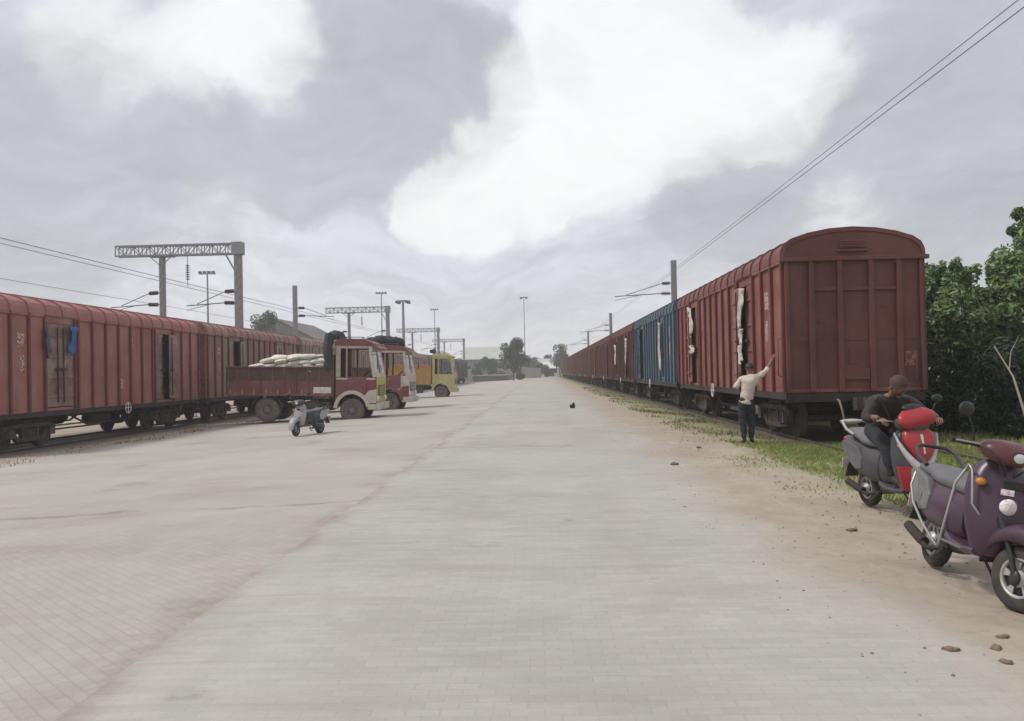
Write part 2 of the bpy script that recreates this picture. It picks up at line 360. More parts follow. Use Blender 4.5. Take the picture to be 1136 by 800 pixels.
# ------------------------------------------------------------------ mesh builder
class MB:
    def __init__(self):
        self.v, self.f, self.m, self.s = [], [], [], []
        self.X = Matrix.Identity(4)

    def add(self, vs, fs, mi=0, smooth=False):
        o = len(self.v)
        X = self.X
        self.v += [X @ Vector(p) for p in vs]
        self.f += [tuple(i + o for i in f) for f in fs]
        self.m += [mi] * len(fs)
        self.s += [smooth] * len(fs)
        return self

    def box(self, x0, x1, y0, y1, z0, z1, mi=0):
        v = [(x0, y0, z0), (x1, y0, z0), (x1, y1, z0), (x0, y1, z0), (x0, y0, z1), (x1, y0, z1), (x1, y1, z1), (x0, y1, z1)]
        return self.add(v, [(0, 3, 2, 1), (4, 5, 6, 7), (0, 1, 5, 4), (1, 2, 6, 5), (2, 3, 7, 6), (3, 0, 4, 7)], mi)

    def bar(self, p, q, w, h, mi=0):
        """rectangular bar from p to q"""
        p, q = Vector(p), Vector(q)
        d = (q - p).normalized()
        up = Vector((0, 0, 1)) if abs(d.z) < .95 else Vector((0, 1, 0))
        s = d.cross(up).normalized()
        u = s.cross(d)
        vs = []
        for c in (p, q):
            for a, b in ((-1, -1), (1, -1), (1, 1), (-1, 1)):
                vs.append(c + s * (a * w / 2) + u * (b * h / 2))
        return self.add(vs, [(0, 1, 2, 3), (7, 6, 5, 4), (0, 4, 5, 1), (1, 5, 6, 2), (2, 6, 7, 3), (3, 7, 4, 0)], mi)

    def loft(self, secs, mi=0, caps=True, smooth=True, closed=False):
        n = len(secs[0])
        vs = [p for s in secs for p in s]
        fs = []
        k = len(secs)
        for i in range(k if closed else k - 1):
            a, b = i * n, ((i + 1) % k) * n
            for j in range(n):
                fs.append((a + j, a + (j + 1) % n, b + (j + 1) % n, b + j))
        self.add(vs, fs, mi, smooth)
        if caps and not closed:
            self.add(secs[0], [tuple(reversed(range(n)))], mi, False)
            self.add(secs[-1], [tuple(range(n))], mi, False)
        return self

    def tube(self, pts, r, n=8, mi=0, closed=False, r1=None):
        pts = [Vector(p) for p in pts]
        secs = []
        k = len(pts)
        ref = None
        for i, p in enumerate(pts):
            if closed:
                d = pts[(i + 1) % k] - pts[i - 1]
            else:
                d = pts[min(i + 1, k - 1)] - pts[max(i - 1, 0)]
            d.normalize()
            if ref is None:
                ref = Vector((0, 0, 1)) if abs(d.z) < .9 else Vector((1, 0, 0))
            s = d.cross(ref).normalized()
            u = s.cross(d).normalized()
            ref = u
            rr = r if r1 is None else r + (r1 - r) * i / (k - 1)
            secs.append([p + s * (rr * cos(2 * pi * j / n)) + u * (rr * sin(2 * pi * j / n)) for j in range(n)])
        return self.loft(secs, mi, True, True, closed)

    def lathe(self, prof, o=(0, 0, 0), axis='Y', n=24, mi=0, smooth=True):
        """profile of (radius, along) turned round an axis"""
        o = Vector(o)
        secs = []
        for i in range(n):
            a = 2 * pi * i / n
            c, s = cos(a), sin(a)
            ring = []
            for r, h in prof:
                if axis == 'Y':
                    ring.append(o + Vector((r * c, h, r * s)))
                elif axis == 'X':
                    ring.append(o + Vector((h, r * c, r * s)))
                else:
                    ring.append(o + Vector((r * c, r * s, h)))
            secs.append(ring)
        m = len(prof)
        vs = [p for s in secs for p in s]
        fs = []
        for i in range(n):
            a, b = i * m, ((i + 1) % n) * m
            for j in range(m - 1):
                fs.append((a + j, a + j + 1, b + j + 1, b + j))
        return self.add(vs, fs, mi, smooth)

    def ell(self, c, r, n=14, mi=0, rot=None):
        c = Vector(c)
        vs, fs = [], []
        k = max(6, n // 2)
        for i in range(k + 1):
            t = pi * i / k
            for j in range(n):
                p = 2 * pi * j / n
                q = Vector((r[0] * sin(t) * cos(p), r[1] * sin(t) * sin(p), r[2] * cos(t)))
                if rot:
                    q = rot @ q
                vs.append(c + q)
        for i in range(k):
            for j in range(n):
                fs.append((i * n + j, (i + 1) * n + j, (i + 1) * n + (j + 1) % n, i * n + (j + 1) % n))
        return self.add(vs, fs, mi, True)

    def prism(self, poly, axis, t0, t1, mi=0):
        """2D polygon pushed along an axis; poly is (y,z) for X, (x,z) for Y, (x,y) for Z"""
        def P(a, b, t):
            return {'X': (t, a, b), 'Y': (a, t, b), 'Z': (a, b, t)}[axis]
        n = len(poly)
        vs = [P(a, b, t0) for a, b in poly] + [P(a, b, t1) for a, b in poly]
        fs = [tuple(range(n)), tuple(reversed(range(n, 2 * n)))]
        fs += [(i, n + i, n + (i + 1) % n, (i + 1) % n) for i in range(n)]
        return self.add(vs, fs, mi)

    def mesh(self, name, mats):
        me = bpy.data.meshes.new(name)
        me.from_pydata([tuple(p) for p in self.v], [], self.f)
        for m in (mats if isinstance(mats, (list, tuple)) else [mats]):
            me.materials.append(m)
        me.polygons.foreach_set("material_index", self.m)
        me.polygons.foreach_set("use_smooth", self.s)
        bm = bmesh.new(); bm.from_mesh(me)
        if len(bm.faces) < 60000:
            bmesh.ops.recalc_face_normals(bm, faces=bm.faces)
        bm.to_mesh(me); bm.free()
        me.update()
        return me

    def build(self, name, mats, parent=None, loc=None, bevel=0, sub=0):
        o = bpy.data.objects.new(name, self.mesh(name, mats))
        COL.objects.link(o)
        if parent:
            o.parent = parent
        if loc:
            o.location = loc
        if bevel:
            b = o.modifiers.new("bevel", 'BEVEL'); b.width = bevel; b.segments = 2; b.limit_method = 'ANGLE'; b.angle_limit = R(40)
        if sub:
            s = o.modifiers.new("smooth", 'SUBSURF'); s.levels = sub; s.render_levels = sub
        return o


def tag(o, label=None, cat=None, group=None, kind=None):
    if label: o["label"] = label
    if cat: o["category"] = cat
    if group: o["group"] = group
    if kind: o["kind"] = kind
    return o


def thing(name, label, cat, loc=(0, 0, 0), rz=0, group=None):
    o = bpy.data.objects.new(name, None)
    COL.objects.link(o)
    o.location = loc
    o.rotation_euler = (0, 0, rz)
    o.empty_display_size = .3
    return tag(o, label, cat, group)


def kids(o):
    return [c for c in bpy.data.objects if c.parent == o]


def copy_tree(o, parent=None):
    ch = kids(o)
    c = o.copy()
    COL.objects.link(c)
    c.parent = parent
    for q in ch:
        copy_tree(q, c)
    return c


def gz(x):
    """height of the yard surface: level road, gentle fall to the left-hand track"""
    if x > 6.2: return -.13
    if x > 3.9: return -.13 * (x - 3.9) / 2.3
    if x > -2: return 0.0
    if x > -15: return -.033 * (-2 - x)
    return -.43


def at(px, py, Y):
    """world point at depth Y that the photo shows at pixel px,py (for laying out)"""
    d = pix_dir(px, py)
    return EYE + d * (Y / d.y)


# ------------------------------------------------------------------ ground materials
def ground_material(name, build):
    m = bpy.data.materials.new(name); m.use_nodes = True
    nt = m.node_tree
    b = nt.nodes["Principled BSDF"]
    b.inputs["Roughness"].default_value = .9
    b.inputs["Specular IOR Level"].default_value = .25

    class G:
        N = staticmethod(nt.nodes.new)
        L = staticmethod(nt.links.new)
        tc = nt.nodes.new("ShaderNodeTexCoord").outputs["Object"]

        @staticmethod
        def noise(scale, detail=6, rough=.6, vec=None, sc=None):
            n = G.N("ShaderNodeTexNoise")
            n.inputs["Scale"].default_value = scale; n.inputs["Detail"].default_value = detail; n.inputs["Roughness"].default_value = rough
            v = vec or G.tc
            if sc:
                mp = G.N("ShaderNodeMapping"); mp.inputs["Scale"].default_value = sc
                G.L(v, mp.inputs["Vector"]); v = mp.outputs[0]
            G.L(v, n.inputs["Vector"])
            return n.outputs["Fac"]

        @staticmethod
        def rng(v, a, b_, c=0, d=1, smooth=False):
            r = G.N("ShaderNodeMapRange")
            if smooth: r.interpolation_type = 'SMOOTHSTEP'
            G.L(v, r.inputs["Value"])
            for k, q in (("From Min", a), ("From Max", b_), ("To Min", c), ("To Max", d)):
                r.inputs[k].default_value = q
            return r.outputs[0]

        @staticmethod
        def mix(f, a, b_, mode='MIX'):
            n = G.N("ShaderNodeMix"); n.data_type = 'RGBA'; n.blend_type = mode
            for k, q in (("Factor", f), ("A", a), ("B", b_)):
                if isinstance(q, tuple): n.inputs[k].default_value = (*q, 1)
                elif isinstance(q, (int, float)): n.inputs[k].default_value = q
                else: G.L(q, n.inputs[k])
            return n.outputs["Result"]

        @staticmethod
        def math(op, a, b_=None, c=None):
            n = G.N("ShaderNodeMath"); n.operation = op
            for i, q in enumerate((a, b_, c)):
                if q is None: continue
                if isinstance(q, (int, float)): n.inputs[i].default_value = q
                else: G.L(q, n.inputs[i])
            return n.outputs[0]

        @staticmethod
        def xyz():
            s = G.N("ShaderNodeSeparateXYZ"); G.L(G.tc, s.inputs[0]); return s.outputs

        @staticmethod
        def bump(h, strength, dist=.02, prev=None):
            p = G.N("ShaderNodeBump"); p.inputs["Strength"].default_value = strength; p.inputs["Distance"].default_value = dist
            G.L(h, p.inputs["Height"])
            if prev: G.L(prev, p.inputs["Normal"])
            return p.outputs[0]

        @staticmethod
        def bricks(w, h, mortar, rot=0):
            mp = G.N("ShaderNodeMapping"); mp.inputs["Rotation"].default_value = (0, 0, rot)
            wob = G.N("ShaderNodeVectorMath"); wob.operation = 'ADD'
            nn = G.N("ShaderNodeTexNoise"); nn.inputs["Scale"].default_value = 1.2; G.L(G.tc, nn.inputs["Vector"])
            sc = G.N("ShaderNodeVectorMath"); sc.operation = 'SCALE'; sc.inputs["Scale"].default_value = .025
            G.L(nn.outputs["Color"], sc.inputs[0]); G.L(G.tc, wob.inputs[0]); G.L(sc.outputs[0], wob.inputs[1])
            G.L(wob.outputs[0], mp.inputs["Vector"])
            t = G.N("ShaderNodeTexBrick")
            t.inputs["Scale"].default_value = 1; t.inputs["Brick Width"].default_value = w; t.inputs["Row Height"].default_value = h
            t.inputs["Mortar Size"].default_value = mortar; t.inputs["Mortar Smooth"].default_value = .4
            t.inputs["Color1"].default_value = (1, 1, 1, 1); t.inputs["Color2"].default_value = (.70, .70, .69, 1)
            t.inputs["Mortar"].default_value = (.60, .59, .57, 1)
            G.L(mp.outputs[0], t.inputs["Vector"])
            return t
    col, nrm = build(G)
    G.L(col, b.inputs["Base Color"])
    if nrm: G.L(nrm, b.inputs["Normal"])
    return m


SAND = (.385, .325, .258)
SAND2 = (.292, .242, .190)


def sandy(G):
    c = G.mix(G.rng(G.noise(.9, 8, .65), .35, .68), SAND, SAND2)
    c = G.mix(G.rng(G.noise(9, 6, .7), .5, .75, 0, .55), c, (.22, .165, .12))
    c = G.mix(G.rng(G.noise(3.2, 6, .6, None, (1, .35, 1)), .55, .72, 0, .6), c, (.43, .365, .295))
    return c


def b_dirt(G):
    c = sandy(G)
    x, y, z = G.xyz()
    # grass-green soil where the verge is overgrown
    g = G.math('ADD', x, G.math('MULTIPLY', G.noise(.8, 6), 3.0))
    gm = G.math('MULTIPLY', G.rng(g, 5.0, 6.6, 0, 1, True), G.rng(G.noise(2.2, 6), .3, .55, .4, .92))
    c = G.mix(gm, c, (.20, .21, .085))
    # oily black ballast dust along both tracks
    tr = G.math('ADD', G.math('ABSOLUTE', G.math('SUBTRACT', x, 6.92)), G.math('MULTIPLY', G.noise(1.1, 6), 1.3))
    c = G.mix(G.math('MULTIPLY', G.rng(tr, 2.0, 2.7, .8, 0, True), G.rng(G.math('ADD', y, G.math('MULTIPLY', G.noise(.7, 5), 3)), 14, 16.5, 0, 1, True)), c, (.095, .08, .065))
    tl = G.math('ADD', G.math('ABSOLUTE', G.math('SUBTRACT', x, -16.65)), G.math('MULTIPLY', G.noise(.9, 6), 1.6))
    c = G.mix(G.rng(tl, 2.3, 3.3, .72, 0, True), c, (.12, .10, .085))
    h = G.math('ADD', G.noise(14, 8, .7), G.math('MULTIPLY', G.noise(2.2, 5), 1.8))
    return c, G.bump(h, .4, .04)


def b_road(G):
    x, y, z = G.xyz()
    t = G.bricks(.17, .085, .005)
    c = G.mix(G.rng(G.noise(.35, 8, .62), .35, .7), (.425, .405, .370), (.328, .312, .283))
    c = G.mix(.30, c, G.mix(1.0, c, t.outputs["Color"], 'MULTIPLY'))
    c = G.mix(G.rng(G.noise(1.4, 7, .65, None, (.35, 1.6, 1)), .52, .72, 0, .5), c, (.27, .25, .22))
    c = G.mix(G.rng(G.noise(.5, 7, .65, None, (1, .25, 1)), .5, .75, 0, .55), c, (.455, .435, .40))
    # courses of darker pavers
    c = G.mix(G.rng(G.noise(1.3, 5, .6, None, (.45, 7, 1)), .50, .70, 0, .42), c, (.29, .28, .25))
    c = G.mix(G.rng(G.noise(1.7, 5, .6, None, (.6, 5, 1)), .55, .72, 0, .35), c, (.48, .46, .42))
    # rubber and oil marks along the wheel tracks
    for xc in (-1.35, .35):
        w_ = G.math('ABSOLUTE', G.math('SUBTRACT', x, G.math('ADD', xc, G.math('MULTIPLY', G.noise(.08, 3), .9))))
        c = G.mix(G.math('MULTIPLY', G.rng(w_, .05, .42, .14, 0, True), G.rng(G.noise(.6, 6, .6, None, (1, .2, 1)), .38, .62)), c, (.27, .25, .22))
    c = G.mix(G.math('MULTIPLY', G.rng(G.noise(.85, 4, .5), .66, .72, 0, .55), G.rng(G.noise(6, 6, .7), .35, .6)), c, (.15, .135, .12))
    # sand drifting in from the verge
    e = G.math('ADD', x, G.math('MULTIPLY', G.math('SUBTRACT', G.noise(.55, 8, .6, None, (1, .6, 1)), .5), 2.6))
    sandf = G.rng(e, 1.6, 2.9, 0, 1, True)
    sandf = G.math('MAXIMUM', sandf, G.rng(G.math('ADD', y, G.math('MULTIPLY', G.noise(.05, 5), 60)), 150, 210, 0, .3))
    c = G.mix(sandf, c, sandy(G))
    # dirty seam along the joint with the yard
    s = G.math('ABSOLUTE', G.math('ADD', x, G.math('ADD', 2.42, G.math('MULTIPLY', G.math('SUBTRACT', G.noise(.45, 8), .5), .7))))
    c = G.mix(G.math('MULTIPLY', G.rng(s, 0, .24, .55, 0, True), G.rng(G.noise(.8, 7, .7), .42, .60)), c, (.215, .172, .135))
    cr = G.math('ABSOLUTE', G.math('SUBTRACT', G.math('ADD', y, G.math('MULTIPLY', G.noise(.5, 6), 2.4)), 19.6))
    cr = G.math('MULTIPLY', G.rng(cr, .05, .45, .5, 0, True), G.rng(G.math('ADD', x, G.noise(.6, 4)), .2, 1.2, 1, 0))
    c = G.mix(cr, c, (.25, .22, .19))
    hb = G.math('MULTIPLY_ADD', t.outputs["Fac"], -1.0, G.math('MULTIPLY', G.noise(30, 5), .6))
    n = G.bump(hb, .22, .010)
    return c, G.bump(G.noise(5, 8, .7), .35, .03, n)


def b_yard(G):
    x, y, z = G.xyz()
    t = G.bricks(.17, .085, .007, R(45))
    c = G.mix(G.rng(G.noise(.3, 8, .62), .35, .7), (.405, .378, .348), (.315, .291, .265))
    near = G.rng(G.math('ADD', y, G.math('MULTIPLY', G.noise(.4, 5), 4)), 9, 15, 1, .15, True)
    c = G.mix(G.math('MULTIPLY', near, .27), c, G.mix(1.0, c, t.outputs["Color"], 'MULTIPLY'))
    c = G.mix(G.rng(G.noise(.8, 7, .65, None, (.35, 1.2, 1)), .54, .72, 0, .55), c, (.27, .22, .18))
    c = G.mix(G.rng(G.noise(.35, 7, .6), .5, .72, 0, .6), c, (.44, .41, .38))
    c = G.mix(G.math('MULTIPLY', G.rng(G.noise(.6, 4, .5), .64, .71, 0, .5), G.rng(G.noise(6, 6, .7), .35, .6)), c, (.17, .145, .125))
    s = G.math('ADD', G.math('ADD', x, 2.42), G.math('MULTIPLY', G.math('SUBTRACT', G.noise(.7, 8), .45), 1.1))
    f = G.math('MULTIPLY', G.rng(s, -.38, .1, 0, .65, True), G.rng(G.noise(1.1, 7, .7), .46, .64))
    c = G.mix(f, c, (.225, .178, .138))
    # dark crack running across the yard
    cr = G.math('ABSOLUTE', G.math('SUBTRACT', G.math('ADD', y, G.math('MULTIPLY', G.noise(.6, 6), 1.4)), 11.6))
    c = G.mix(G.math('MULTIPLY', G.rng(cr, .02, .14, .6, 0, True), G.rng(G.noise(.9, 4), .42, .55)), c, (.2, .16, .13))
    # grimy border towards the rails
    ed = G.math('ADD', x, G.math('MULTIPLY', G.noise(.8, 7), 2.0))
    c = G.mix(G.rng(ed, -13.0, -11.9, .85, 0, True), c, (.30, .27, .225))
    hb = G.math('MULTIPLY_ADD', t.outputs["Fac"], -1.0, G.math('MULTIPLY', G.noise(30, 5), .6))
    n = G.bump(hb, .4, .012)
    return c, G.bump(G.noise(4, 8, .7), .35, .03, n)


M['dirt'] = ground_material('sandy dirt', b_dirt)
M['road'] = ground_material('concrete paver road', b_road)
M['yard'] = ground_material('herringbone paver yard', b_yard)


def strip_sheet(name, xs, ys, zoff, m, edge=None):
    vs, fs = [], []
    for j, y in enumerate(ys):
        for i, x in enumerate(xs):
            xx = x
            if edge: xx = edge(i, x, y)
            vs.append((xx, y, gz(xx) + zoff))
    n = len(xs)
    for j in range(len(ys) - 1):
        for i in range(n - 1):
            fs.append((j * n + i, j * n + i + 1, (j + 1) * n + i + 1, (j + 1) * n + i))
    mb = MB(); mb.add(vs, fs)
    return mb.build(name, m)


YS = [-30 + 2 * i for i in range(25)] + [20 + 5 * i for i in range(20)] + [120, 140, 160, 190, 230, 300, 450, 700, 1100]
GXS = [-700, -300, -120, -60, -35, -25, -19, -15, -12, -9, -6, -3, -2, 0, 2, 3, 4.5, 6, 8, 10, 14, 20, 35, 60, 120, 300, 700]
tag(strip_sheet('ground', GXS, YS, 0, M['dirt']), kind='structure')
RY = [y for y in YS if y <= 195] + [205]
tag(strip_sheet('road', [-2.42, -2, 0, 1, 3.0], RY, .004, M['road'], lambda i, x, y: x + (.25 * sin(y * .7) + .12 * sin(y * 2.3) if i == 4 else 0)), kind='structure')
tag(strip_sheet('paved_yard', [-13.3, -11, -8, -5, -2.42], RY, .004, M['yard'], lambda i, x, y: x + (.3 * sin(y * .5) if i == 0 else 0)), kind='structure')


# ------------------------------------------------------------------ haze
hz = MB(); hz.box(-720, 720, -40, 1120, -1.5, 40)
hm = bpy.data.materials.new('haze'); hm.use_nodes = True
hn = hm.node_tree; hn.nodes.clear()
ho = hn.nodes.new("ShaderNodeOutputMaterial")
hv = hn.nodes.new("ShaderNodeVolumePrincipled")
hv.inputs["Color"].default_value = (.97, .98, 1, 1)
hv.inputs["Density"].default_value = .0009
hv.inputs["Anisotropy"].default_value = .2
hn.links.new(hv.outputs[0], ho.inputs["Volume"])
tag(hz.build('haze', hm), kind='stuff')


# ------------------------------------------------------------------ tracks
def track(label, x, z, y0, y1):
    t = thing('railway_track', label, 'railway track', (x, 0, z))
    for s in (-1, 1):
        mb = MB()
        c = s * .86
        mb.prism([(c - .07, -.15), (c + .07, -.15), (c + .07, -.13), (c + .012, -.11), (c + .012, -.04), (c + .036, -.03), (c + .036, 0), (c - .036, 0),
                  (c - .036, -.03), (c - .012, -.04), (c - .012, -.11), (c - .07, -.13)], 'Y', y0, y1, 0)
        mb.prism([(c - .03, .001), (c + .03, .001), (c + .03, .004), (c - .03, .004)], 'Y', y0, y1, 1)
        mb.build('rail', [M['rail'], M['railtop']], t)
    mb = MB()
    y = y0
    while y < min(y1, 75):
        mb.box(-1.35, 1.35, y, y + .25, -.25, -.135); y += .65
    o = mb.build('sleepers', M['concrete'], t)
    o["kind"] = 'stuff'
    return t


track('steel track carrying the red and blue wagon row beside the grass verge', 6.92, -.05, 14, 235)
track('steel track under the dusty red wagon row at the edge of the paved yard', -16.65, -.36, 5, 235)
track('empty steel track beyond the dusty red wagon row', -21.8, -.36, 5, 235)


# ------------------------------------------------------------------ covered wagons
ROOF = [(-1.56, 4.06), (-1.54, 4.24), (-1.47, 4.38), (-1.30, 4.49), (-.95, 4.60), (-.5, 4.68), (0, 4.71), (.5, 4.68), (.95, 4.60), (1.30, 4.49),
        (1.47, 4.38), (1.54, 4.24), (1.56, 4.06)]
HL, HW = 7.0, 1.5
DOORS = (-3.6, 3.6)
DW = .76
DZ0, DZ1 = 1.22, 3.82


def wagon(name, label, mats, gaps=None, rib=None, worn=False, stencil=True, simple=False):
    """bogie covered goods wagon, y along its length, origin on the rail head; gaps = {(side, door): how far one leaf is slid open}"""
    side, endm, roofm, doorm = mats
    gaps = gaps or {}
    t = thing(name, label, 'goods wagon', group=None)
    b = MB()
    b.box(-HW, HW, -HL, HL, 1.10, 1.19, 0)                       # floor
    for s in (-1, 1):
        x0, x1 = (s * HW, s * (HW - .05)) if s < 0 else (HW - .05, HW)
        edges = [-HL, DOORS[0] - DW, DOORS[0] + DW, DOORS[1] - DW, DOORS[1] + DW, HL]
        for k in (0, 2, 4):
            b.box(x0, x1, edges[k], edges[k + 1], 1.19, 4.06, 0)
        for k in (1, 3):
            b.box(x0, x1, edges[k], edges[k + 1], DZ1, 4.06, 0)
        # side stanchions (pressed ribs)
        y = -HL + .04
        ys = []
        n = 17
        for i in range(n):
            yy = -HL + .05 + i * (2 * HL - .1) / (n - 1)
            if all(abs(yy - d) > DW + .03 for d in DOORS):
                ys.append(yy)
        for yy in ys + [d + q * (DW + .05) for d in DOORS for q in (-1, 1)]:
            xa, xb = sorted((s * HW, s * (HW + .075)))
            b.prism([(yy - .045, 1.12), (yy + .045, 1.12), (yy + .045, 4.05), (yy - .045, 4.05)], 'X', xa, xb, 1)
        xa, xb = sorted((s * HW, s * (HW + .055)))
        for k in (0, 2, 4):
            b.box(xa, xb, edges[k], edges[k + 1], 3.985, 4.055, 0)
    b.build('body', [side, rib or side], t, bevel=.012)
    for s in (-1, 1):
        e = MB()
        ya, yb = sorted((s * HL, s * (HL - .05)))
        e.box(-HW + .052, HW - .052, ya, yb, 1.19, 4.06, 0)
        ya, yb = sorted((s * (HL + .002), s * (HL + .10)))
        for xx in (-.93, -.31, .37, .97):
            e.box(xx - .055, xx + .055, ya, yb, 1.12, 4.0, 0)
        ya, yb = sorted((s * (HL + .002), s * (HL + .06)))
        for xa, xb in ((-.875, -.365), (-.255, .315), (.425, .915)):
            e.box(xa, xb, ya, yb, 3.34, 3.42, 0)
        yc, yd = sorted((s * (HL + .002), s * (HL + .014)))
        for (xa, xb), zz in zip(((-1.42, -.985), (-.875, -.365), (-.255, .315), (.425, .915), (1.025, 1.42)), (2.23, 2.26, 2.24, 2.26, 2.23)):
            e.box(xa, xb, yc, yd, zz, zz + .018, 0)
        for xa, z_, w_, h_ in ((-.78, 2.62, .16, .12), (.62, 2.95, .10, .10), (-.12, 1.72, .22, .34), (1.10, 1.75, .24, .34)):
            e.box(xa, xa + w_, yc, yd, z_, z_ + h_, 0)
        e.tube([(1.30, s * (HL + .03), 1.3), (1.30, s * (HL + .09), 1.35), (1.30, s * (HL + .09), 1.9), (1.30, s * (HL + .03), 1.95)], .014, 6)
        ya, yb = sorted((s * (HL - .0), s * (HL + .125)))
        e.box(-1.62, 1.62, ya, yb, 4.0, 4.09, 0)                 # cornice
        ya, yb = sorted((s * (HL + .003), s * (HL + .07)))
        e.box(-1.5, -1.42, ya, yb, 1.12, 4.0, 0)
        e.box(1.42, 1.5, ya, yb, 1.12, 4.0, 0)
        e.box(-.25, .30, ya, yb, 1.38, 1.62, 0)                  # poling plate
        # gable under the roof arc
        ya, yb = sorted((s * (HL - .02), s * (HL + .01)))
        e.prism([(x * .985, z - .015) for x, z in ROOF], 'Y', ya, yb, 0)
        ya, yb = sorted((s * (HL + .012), s * (HL + .05)))
        e.box(-.28, .28, ya, yb, 4.28, 4.46, 0)
        for z in (4.31, 4.36, 4.41):
            e.box(-.26, .26, *sorted((s * (HL + .052), s * (HL + .07))), z, z + .022, 0)
        e.box(-.33, .33, *sorted((s * (HL + .012), s * (HL + .09))), 4.20, 4.24, 0)
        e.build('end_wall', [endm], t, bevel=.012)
    r = MB()
    secs = []
    for y in (-HL - .04, HL + .04):
        secs.append([(x, y, z) for x, z in ROOF] + [(x * .97, y, z - .05) for x, z in reversed(ROOF)])
    r.loft(secs, 0, True, False)
    for i in range(17):
        yy = -HL + .02 + i * (2 * HL - .04) / 16
        secs = []
        for y in (yy - .035, yy + .035):
            secs.append([(x * 1.02, y, 4.06 + (z - 4.06) * 1.065 + .004) for x, z in ROOF] + [(x * .995, y, z - .01) for x, z in reversed(ROOF)])
        r.loft(secs, 0, True, False)
    r.build('roof', [roofm], t)
    # doors: two leaves each, one may be slid aside
    for s in (-1, 1):
        for di, d in enumerate(DOORS):
            g = gaps.get((s, di), 0)
            for q in (-1, 1):
                mb = MB()
                xa, xb = sorted((s * (HW - .045), s * (HW - .005)))
                ya, yb = sorted((d + q * .012, d + q * (DW - .012)))
                if g and q == 1:
                    # pushed back along the outside of its rail
                    ya, yb = ya + g, yb + g
                    xa, xb = sorted((s * (HW + .08), s * (HW + .115)))
                mb.box(xa, xb, ya, yb, DZ0, DZ1 - .01, 0)
                xo = (xb if s > 0 else xa)
                for z in (1.5, 2.1, 2.75, 3.4):
                    mb.box(*sorted((xo, xo + s * .03)), ya + .02, yb - .02, z, z + .07, 0)
                dd = mb.build('door', [doorm], t, bevel=.006)
                lb = MB()
                ym = (ya + yb) / 2 - q * .22
                lb.bar((xo + s * .045, ym, 1.35), (xo + s * .045, ym, 3.7), .03, .03)
                lb.box(*sorted((xo + s * .03, xo + s * .075)), ym - .12, ym + .12, 2.35, 2.42)
                lb.build('latch', [M['under']], dd)
    if stencil:
        for s in (-1, 1):
            mb = MB(); mb.box(1.08, 1.36, *sorted((s * (HL + .0145), s * (HL + .0165))), 1.66, 1.98); mb.build('stencil_panel', [M['stencil_end']], t)
    # stencilled panels on the sheeting, worn to patches
    if stencil:
        for s in (-1, 1):
            for y0, z0, w, h in ((-5.55, 3.05, .32, .42), (-5.5, 2.3, .22, .5), (1.0, 3.2, .25, .34), (5.4, 2.2, .25, .9), (.2, 1.65, .3, .4)):
                mb = MB()
                mb.box(*sorted((s * (HW + .002), s * (HW + .005))), y0 - w / 2, y0 + w / 2, z0, z0 + h)
                mb.build('stencil_panel', [M['stencil']], t)
    # underframe
    u = MB()
    for s in (-1, 1):
        u.box(*sorted((s * 1.42, s * 1.50)), -HL, HL, .95, 1.098)
        u.box(*sorted((s * .18, s * .30)), -HL, HL, .80, 1.095)
        u.box(-1.48, 1.48, *sorted((s * (HL - .18), s * (HL + .05))), .90, 1.09)
    y = -6
    while y < 6.2:
        u.box(-1.41, 1.41, y - .05, y + .05, .90, 1.09); y += 1.5
    for s in (-1, 1):
        u.bar((s * 1.1, -2.6, .98), (s * 1.1, -1.4, .55), .05, .05)
        u.bar((s * 1.1, 2.6, .98), (s * 1.1, 1.4, .55), .05, .05)
        u.bar((s * 1.1, -1.4, .55), (s * 1.1, 1.4, .55), .06, .06)
    u.build('underframe', [M['under']], t)
    tk = MB()
    tk.lathe([(0, -1.0), (.18, -.95), (.22, -.85), (.22, .25), (.18, .35), (0, .4)], (.85, 0, .72), 'Y', 16)
    tk.build('air_reservoir', [M['under']], t)
    bc = MB()
    bc.lathe([(0, 0), (.2, 0), (.2, .5), (.1, .55), (.06, .9), (0, .9)], (-.75, -.3, .68), 'Y', 16)
    bc.build('brake_cylinder', [M['under']], t)
    for s in (-1, 1):
        bw = MB()
        bw.tube([(s * 1.58, .55 + .2 * cos(a * pi / 10), 1.0 + .2 * sin(a * pi / 10)) for a in range(20)], .014, 6, closed=True)
        bw.bar((s * 1.58, .35, 1.0), (s * 1.58, .75, 1.0), .03, .03)
        bw.bar((s * 1.58, .55, .8), (s * 1.58, .55, 1.2), .03, .03)
        bw.bar((s * 1.3, .55, 1.0), (s * 1.6, .55, 1.0), .04, .04)
        bw.build('brake_wheel', [M['white']], t)
    for s in (-1, 1):
        c = MB()
        c.box(-.10, .10, *sorted((s * (HL + .05), s * (HL + .30))), .78, .96)
        c.prism([(-.17, s * (HL + .30)), (.12, s * (HL + .30)), (.16, s * (HL + .42)), (.05, s * (HL + .44)), (.02, s * (HL + .36)), (-.10, s * (HL + .36)),
                 (-.14, s * (HL + .44)), (-.2, s * (HL + .42))], 'Z', .72, 1.0)
        c.build('coupler', [M['bogie']], t)
        for xx, dip in ((.42, .35), (-.42, .3)):
            h = MB(); h.tube([(xx, s * (HL + .04), .95), (xx, s * (HL + .16), .92), (xx * .9, s * (HL + .22), .7), (xx * .8, s * (HL + .24), dip), (xx * .72, s * (HL + .25), dip + .05)], .025, 6)
            h.build('brake_hose', [M['palewood'] if s < 0 else M['black']], t)
